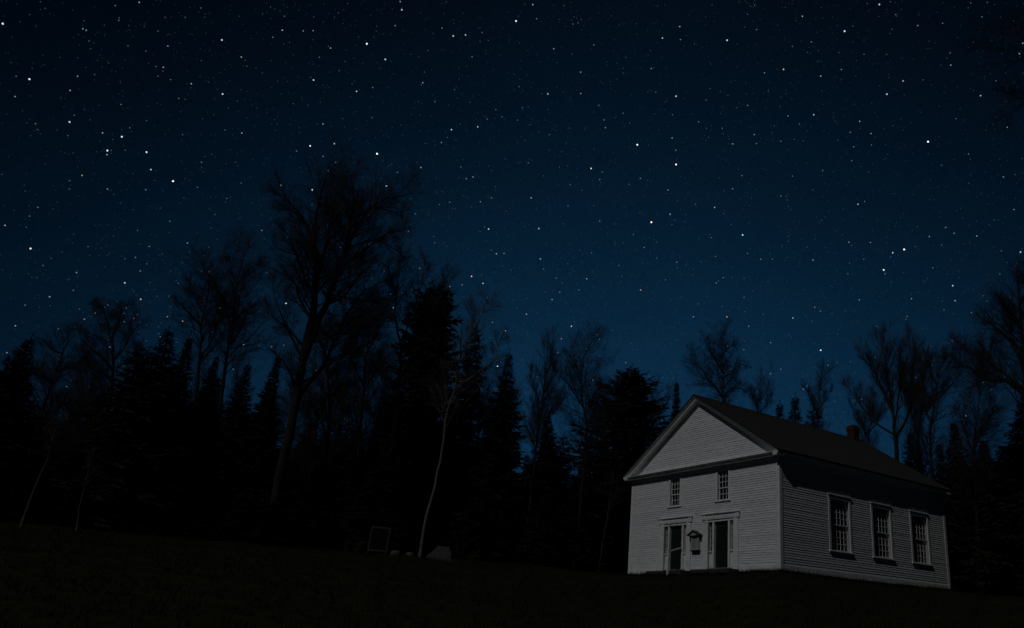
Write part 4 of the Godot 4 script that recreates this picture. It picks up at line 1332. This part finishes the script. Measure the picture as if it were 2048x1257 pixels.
# ---------------------------------------------------------------- small things
func small_things() -> void:
	# granite steps
	for k in 2:
		var c: float = [-6.53, -3.47][k]
		var g := Geo.new()
		var lo := Vector3(-1.22, -0.25, 0.0)
		var hi := Vector3(1.22, 0.10, 0.62)
		g.box(lo, Vector3(hi.x, hi.y - 0.015, hi.z))
		g.prism(PackedVector2Array([Vector2(-1.205, 0), Vector2(1.205, 0), Vector2(1.205, 0.6), Vector2(-1.205, 0.6)]), 0.0, 0.015)
		var step := thing("door_step", ["low dark stone step at the door with the handrail", "low dark stone step at the door without a handrail"][k], "step", Vector3(c, 0, 0.085), "stone door steps")
		var low := Geo.new()
		low.box(lo, Vector3(hi.x, hi.y - 0.012, hi.z))
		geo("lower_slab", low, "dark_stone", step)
		var topg := Geo.new()
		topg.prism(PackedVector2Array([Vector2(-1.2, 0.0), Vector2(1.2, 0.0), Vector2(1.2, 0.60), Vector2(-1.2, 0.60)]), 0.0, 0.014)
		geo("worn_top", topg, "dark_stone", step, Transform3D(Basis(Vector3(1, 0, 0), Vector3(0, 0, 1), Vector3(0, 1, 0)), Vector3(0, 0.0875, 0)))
	# handrail beside the left door
	var base := Vector3(-6.06, -0.06, 0.80)
	base.y = ground_at(base.x, base.z) - 0.02
	var r := thing("handrail", "white wooden handrail with one square post in front of a dark door", "handrail", base)
	var p := Geo.new()
	var high := 0.98 - base.y
	p.box(Vector3(-0.05, -0.15, -0.05), Vector3(0.05, high, 0.05))
	p.box(Vector3(-0.062, high, -0.062), Vector3(0.062, high + 0.025, 0.062))
	geo("post", p, "trim", r)
	var rail := Geo.new()
	var a := Vector3(0, high - 0.05, -0.05)
	var b := Vector3(0, 1.15 - base.y, -0.745)
	var w := Vector3(0.03, 0, 0)
	var t := Vector3(0, 0.026, 0)
	rail.quad(a - w - t, a + w - t, a + w + t, a - w + t); rail.quad(b + w - t, b - w - t, b - w + t, b + w + t)
	rail.quad(a - w + t, a + w + t, b + w + t, b - w + t); rail.quad(a + w - t, a - w - t, b - w - t, b + w - t)
	rail.quad(a + w - t, b + w - t, b + w + t, a + w + t); rail.quad(b - w - t, a - w - t, a - w + t, b - w + t)
	geo("rail", rail, "trim", r)
	# notice case between the doors
	var n := thing("notice_case", "small roofed notice case fixed to the wall between the two doors", "notice board", Vector3(-5.03, 0.98, 0.022))
	var body := Geo.new()
	body.box(Vector3(-0.25, 0.03, 0.0), Vector3(0.25, 0.66, 0.09))
	body.block(Vector3(-0.25, 0.03, 0.09), Vector3(-0.18, 0.66, 0.115), 0.005)
	body.block(Vector3(0.18, 0.03, 0.09), Vector3(0.25, 0.66, 0.115), 0.005)
	body.block(Vector3(-0.18, 0.03, 0.09), Vector3(0.18, 0.10, 0.115), 0.005)
	body.block(Vector3(-0.18, 0.59, 0.09), Vector3(0.18, 0.66, 0.115), 0.005)
	geo("case", body, "case_grey", n)
	var sheet := Geo.new()
	sheet.box(Vector3(-0.13, 0.16, 0.091), Vector3(0.13, 0.52, 0.093))
	geo("notice_sheet", sheet, "paper", n)
	var pane := Geo.new()
	pane.box(Vector3(-0.178, 0.102, 0.100), Vector3(0.178, 0.588, 0.103))
	geo("pane", pane, "glass", n)
	var foot := Geo.new()
	foot.block(Vector3(-0.28, -0.02, 0.0), Vector3(0.28, 0.03, 0.15), 0.006)
	foot.prism(PackedVector2Array([Vector2(-0.22, -0.09), Vector2(0.22, -0.09), Vector2(0.25, -0.022), Vector2(-0.25, -0.022)]), 0.0, 0.06)
	geo("shelf", foot, "weathered_wood", n)
	var roof := Geo.new()
	for s in [-1.0, 1.0]:
		var poly := PackedVector2Array([Vector2(0, 0.86), Vector2(s * 0.40, 0.655), Vector2(s * 0.40, 0.685), Vector2(0, 0.895)])
		if Geometry2D.is_polygon_clockwise(poly):
			poly.reverse()
		roof.prism(poly, 0.0, 0.27)
	geo("roof", roof, "weathered_wood", n)
	var ped := Geo.new()
	ped.prism(PackedVector2Array([Vector2(-0.36, 0.665), Vector2(0.36, 0.665), Vector2(0, 0.855)]), 0.0, 0.21)
	geo("gable", ped, "case_grey", n)
	for s in [-1.0, 1.0]:
		var br := Geo.new()
		br.prism(PackedVector2Array([Vector2(0.0, 0.52), Vector2(0.03, 0.52), Vector2(0.19, 0.64), Vector2(0.19, 0.664), Vector2(0.0, 0.664)]), -0.02, 0.02)
		geo("bracket", br, "weathered_wood", n, Transform3D(Basis(Vector3(0, 0, 1), Vector3(0, 1, 0), Vector3(-1, 0, 0)), Vector3(s * 0.30, 0, 0.0)))

	# stones and a framed board at the edge of the slope
	var at := on_ground(879, 1121, 35.2)
	var stone := thing("gravestone", "low grey gravestone with sloping shoulders at the foot of the leaning birch", "gravestone", at)
	var face := Basis(Vector3.UP, deg_to_rad(52.0))
	var s1 := Geo.new()
	s1.prism(PackedVector2Array([Vector2(-0.52, -0.12), Vector2(0.46, -0.12), Vector2(0.47, 0.28), Vector2(0.40, 0.40), Vector2(0.34, 0.56), Vector2(0.18, 0.52), Vector2(0.06, 0.55), Vector2(-0.12, 0.57), Vector2(-0.22, 0.44), Vector2(-0.34, 0.30), Vector2(-0.52, 0.18)]), -0.16, 0.12)
	s1.prism(PackedVector2Array([Vector2(-0.40, 0.03), Vector2(0.36, 0.03), Vector2(0.37, 0.26), Vector2(-0.30, 0.26)]), 0.115, 0.135)
	geo("slab", s1, "slate", stone, Transform3D(face, Vector3.ZERO))
	var s2 := Geo.new()
	s2.box(Vector3(-0.60, -0.2, -0.26), Vector3(0.56, 0.03, 0.24))
	geo("plinth", s2, "slate", stone, Transform3D(face, Vector3.ZERO))

	at = on_ground(752, 1114, 36.0)
	var fb := thing("framed_board", "upright board in a pale wooden frame on two posts beside the gravestone", "sign", at)
	var turn := Transform3D(Basis(Vector3.UP, deg_to_rad(62.0)) * Basis(Vector3(0, 0, 1), -0.04), Vector3.ZERO)
	var fg := Geo.new()
	fg.block(Vector3(-0.40, 0.10, -0.03), Vector3(-0.33, 1.02, 0.03), 0.008)
	fg.block(Vector3(0.33, 0.10, -0.03), Vector3(0.40, 1.02, 0.03), 0.008)
	fg.block(Vector3(-0.40, 1.02, -0.032), Vector3(0.40, 1.10, 0.034), 0.008)
	fg.block(Vector3(-0.33, 0.10, -0.028), Vector3(0.33, 0.17, 0.028), 0.008)
	geo("frame", fg, "weathered_wood", fb, turn)
	var pg := Geo.new()
	pg.box(Vector3(-0.33, 0.17, -0.012), Vector3(0.33, 1.02, 0.008))
	geo("panel", pg, "dark_board", fb, turn)
	for s in [-1.0, 1.0]:
		var leg := Geo.new()
		leg.box(Vector3(s * 0.36 - 0.03, -0.3, -0.026), Vector3(s * 0.36 + 0.03, 0.10, 0.026))
		geo("leg", leg, "weathered_wood", fb, turn)

	for k in [[788.0, 1113.0, 36.2, 0.28, 21, "rounded boulder beside the framed board"], [818.0, 1116.0, 36.4, 0.2, 22, "small stone between the framed board and the gravestone"]]:
		at = on_ground(k[0], k[1], k[2])
		var bo := thing("boulder", k[5], "rock", at)
		var m := SphereMesh.new()
		m.radius = 1.0
		m.height = 2.0
		m.radial_segments = 18
		m.rings = 10
		var arrays := m.get_mesh_arrays()
		var vs: PackedVector3Array = arrays[Mesh.ARRAY_VERTEX]
		var fn := FastNoiseLite.new()
		fn.seed = k[4]
		fn.frequency = 0.9
		for q in vs.size():
			vs[q] *= 1.0 + 0.35 * fn.get_noise_3dv(vs[q])
			vs[q] = vs[q] * Vector3(k[3] * 1.25, k[3] * 0.75, k[3])
		arrays[Mesh.ARRAY_VERTEX] = vs
		var am := ArrayMesh.new()
		am.add_surface_from_arrays(Mesh.PRIMITIVE_TRIANGLES, arrays)
		put("stone", am, "slate", bo)

	# dry weeds
	rng.seed = 55
	for k in [[703.0, 1116.0, 35.0, "tall dry weed clump beside the framed board"], [935.0, 1124.0, 36.5, "dry weed clump beyond the low gravestone"]]:
		at = on_ground(k[0], k[1], k[2])
		var weed := thing("dry_weeds", k[3], "plant", at)
		var wg := Geo.new()
		var leaves := Geo.new()
		for j in 26:
			var a0 := rng.randf() * TAU
			var d := Vector3(cos(a0) * 0.5, 1, sin(a0) * 0.5).normalized()
			var l := rng.randf_range(0.25, 0.75)
			var path := wander(Vector3(cos(a0), 0, sin(a0)) * rng.randf() * 0.25, d, l, 4, 0.16, -0.08)
			wg.tube(path, 0.006, 0.003, 3)
			for q in 5:
				var o := on_path(path, rng.randf_range(0.25, 1.0))
				var dd := Vector3(rng.randf_range(-1, 1), rng.randf_range(-0.5, 0.6), rng.randf_range(-1, 1)).normalized()
				var ac := dd.cross(Vector3.UP).normalized() * 0.022
				leaves.tri(o[0] - ac, o[0] + ac, o[0] + dd * 0.14)
		geo("stalks", wg, "dry_weed", weed)
		geo("leaves", leaves, "dry_weed", weed)

	# a pale marker beyond the back corner
	at = place(1907, 1152, 46.5)
	var gy := ground_at(at.x, at.z)
	var mk := thing("marker_stake", "thin dark stake with a small pale reflector beyond the back corner", "stake", Vector3(at.x, gy, at.z))
	var sg := Geo.new()
	sg.tube(PackedVector3Array([Vector3(0, -0.1, 0), Vector3(0, at.y - gy + 0.08, 0)]), 0.014, 0.014, 6)
	geo("stake", sg, "iron", mk)
	var rg := Geo.new()
	rg.tube(PackedVector3Array([Vector3(0, at.y - gy - 0.04, 0), Vector3(0, at.y - gy + 0.04, 0)]), 0.035, 0.035, 10)
	geo("reflector", rg, "reflector", mk)


func on_ground(x: float, y: float, far: float) -> Vector3:
	var p := place(x, y, far)
	return Vector3(p.x, ground_at(p.x, p.z), p.z)


func _ready() -> void:
	rough.seed = 5
	rough.frequency = 0.05
	# camera
	var cam := Camera3D.new()
	cam.name = "camera"
	cam.transform = Transform3D(Basis(AXIS_X, AXIS_Y, AXIS_Z).orthonormalized(), EYE)
	cam.projection = Camera3D.PROJECTION_FRUSTUM
	cam.near = 0.05
	cam.far = 6000.0
	cam.size = cam.near * 1257.0 / FOCAL
	cam.frustum_offset = Vector2(1024.0 - MIDDLE.x, MIDDLE.y - 628.5) / FOCAL * cam.near
	cam.current = true
	add_child(cam)
	# night sky
	var env := Environment.new()
	env.background_mode = Environment.BG_SKY
	env.sky = Sky.new()
	var pano := PanoramaSkyMaterial.new()
	pano.panorama = night_sky()
	env.sky.sky_material = pano
	env.background_energy_multiplier = 1.0
	env.tonemap_mode = Environment.TONE_MAPPER_LINEAR
	env.tonemap_exposure = 1.0
	env.sdfgi_enabled = true
	env.ssao_enabled = true
	env.ssil_enabled = true
	var we := WorldEnvironment.new()
	we.name = "environment"
	we.environment = env
	add_child(we)
	# the moon, behind the eye and high
	var moon := DirectionalLight3D.new()
	moon.name = "moonlight"
	moon.transform = Transform3D(Basis.looking_at(-MOON.normalized()), Vector3.ZERO)
	moon.light_color = Color(0.985, 0.992, 1.0)
	moon.light_energy = 0.155
	moon.light_angular_distance = 0.5
	moon.shadow_enabled = true
	add_child(moon)

	rng.seed = 1
	materials()
	stars()
	ground()
	meetinghouse()
	bare_trees()
	forest()
	small_things()
	grass()
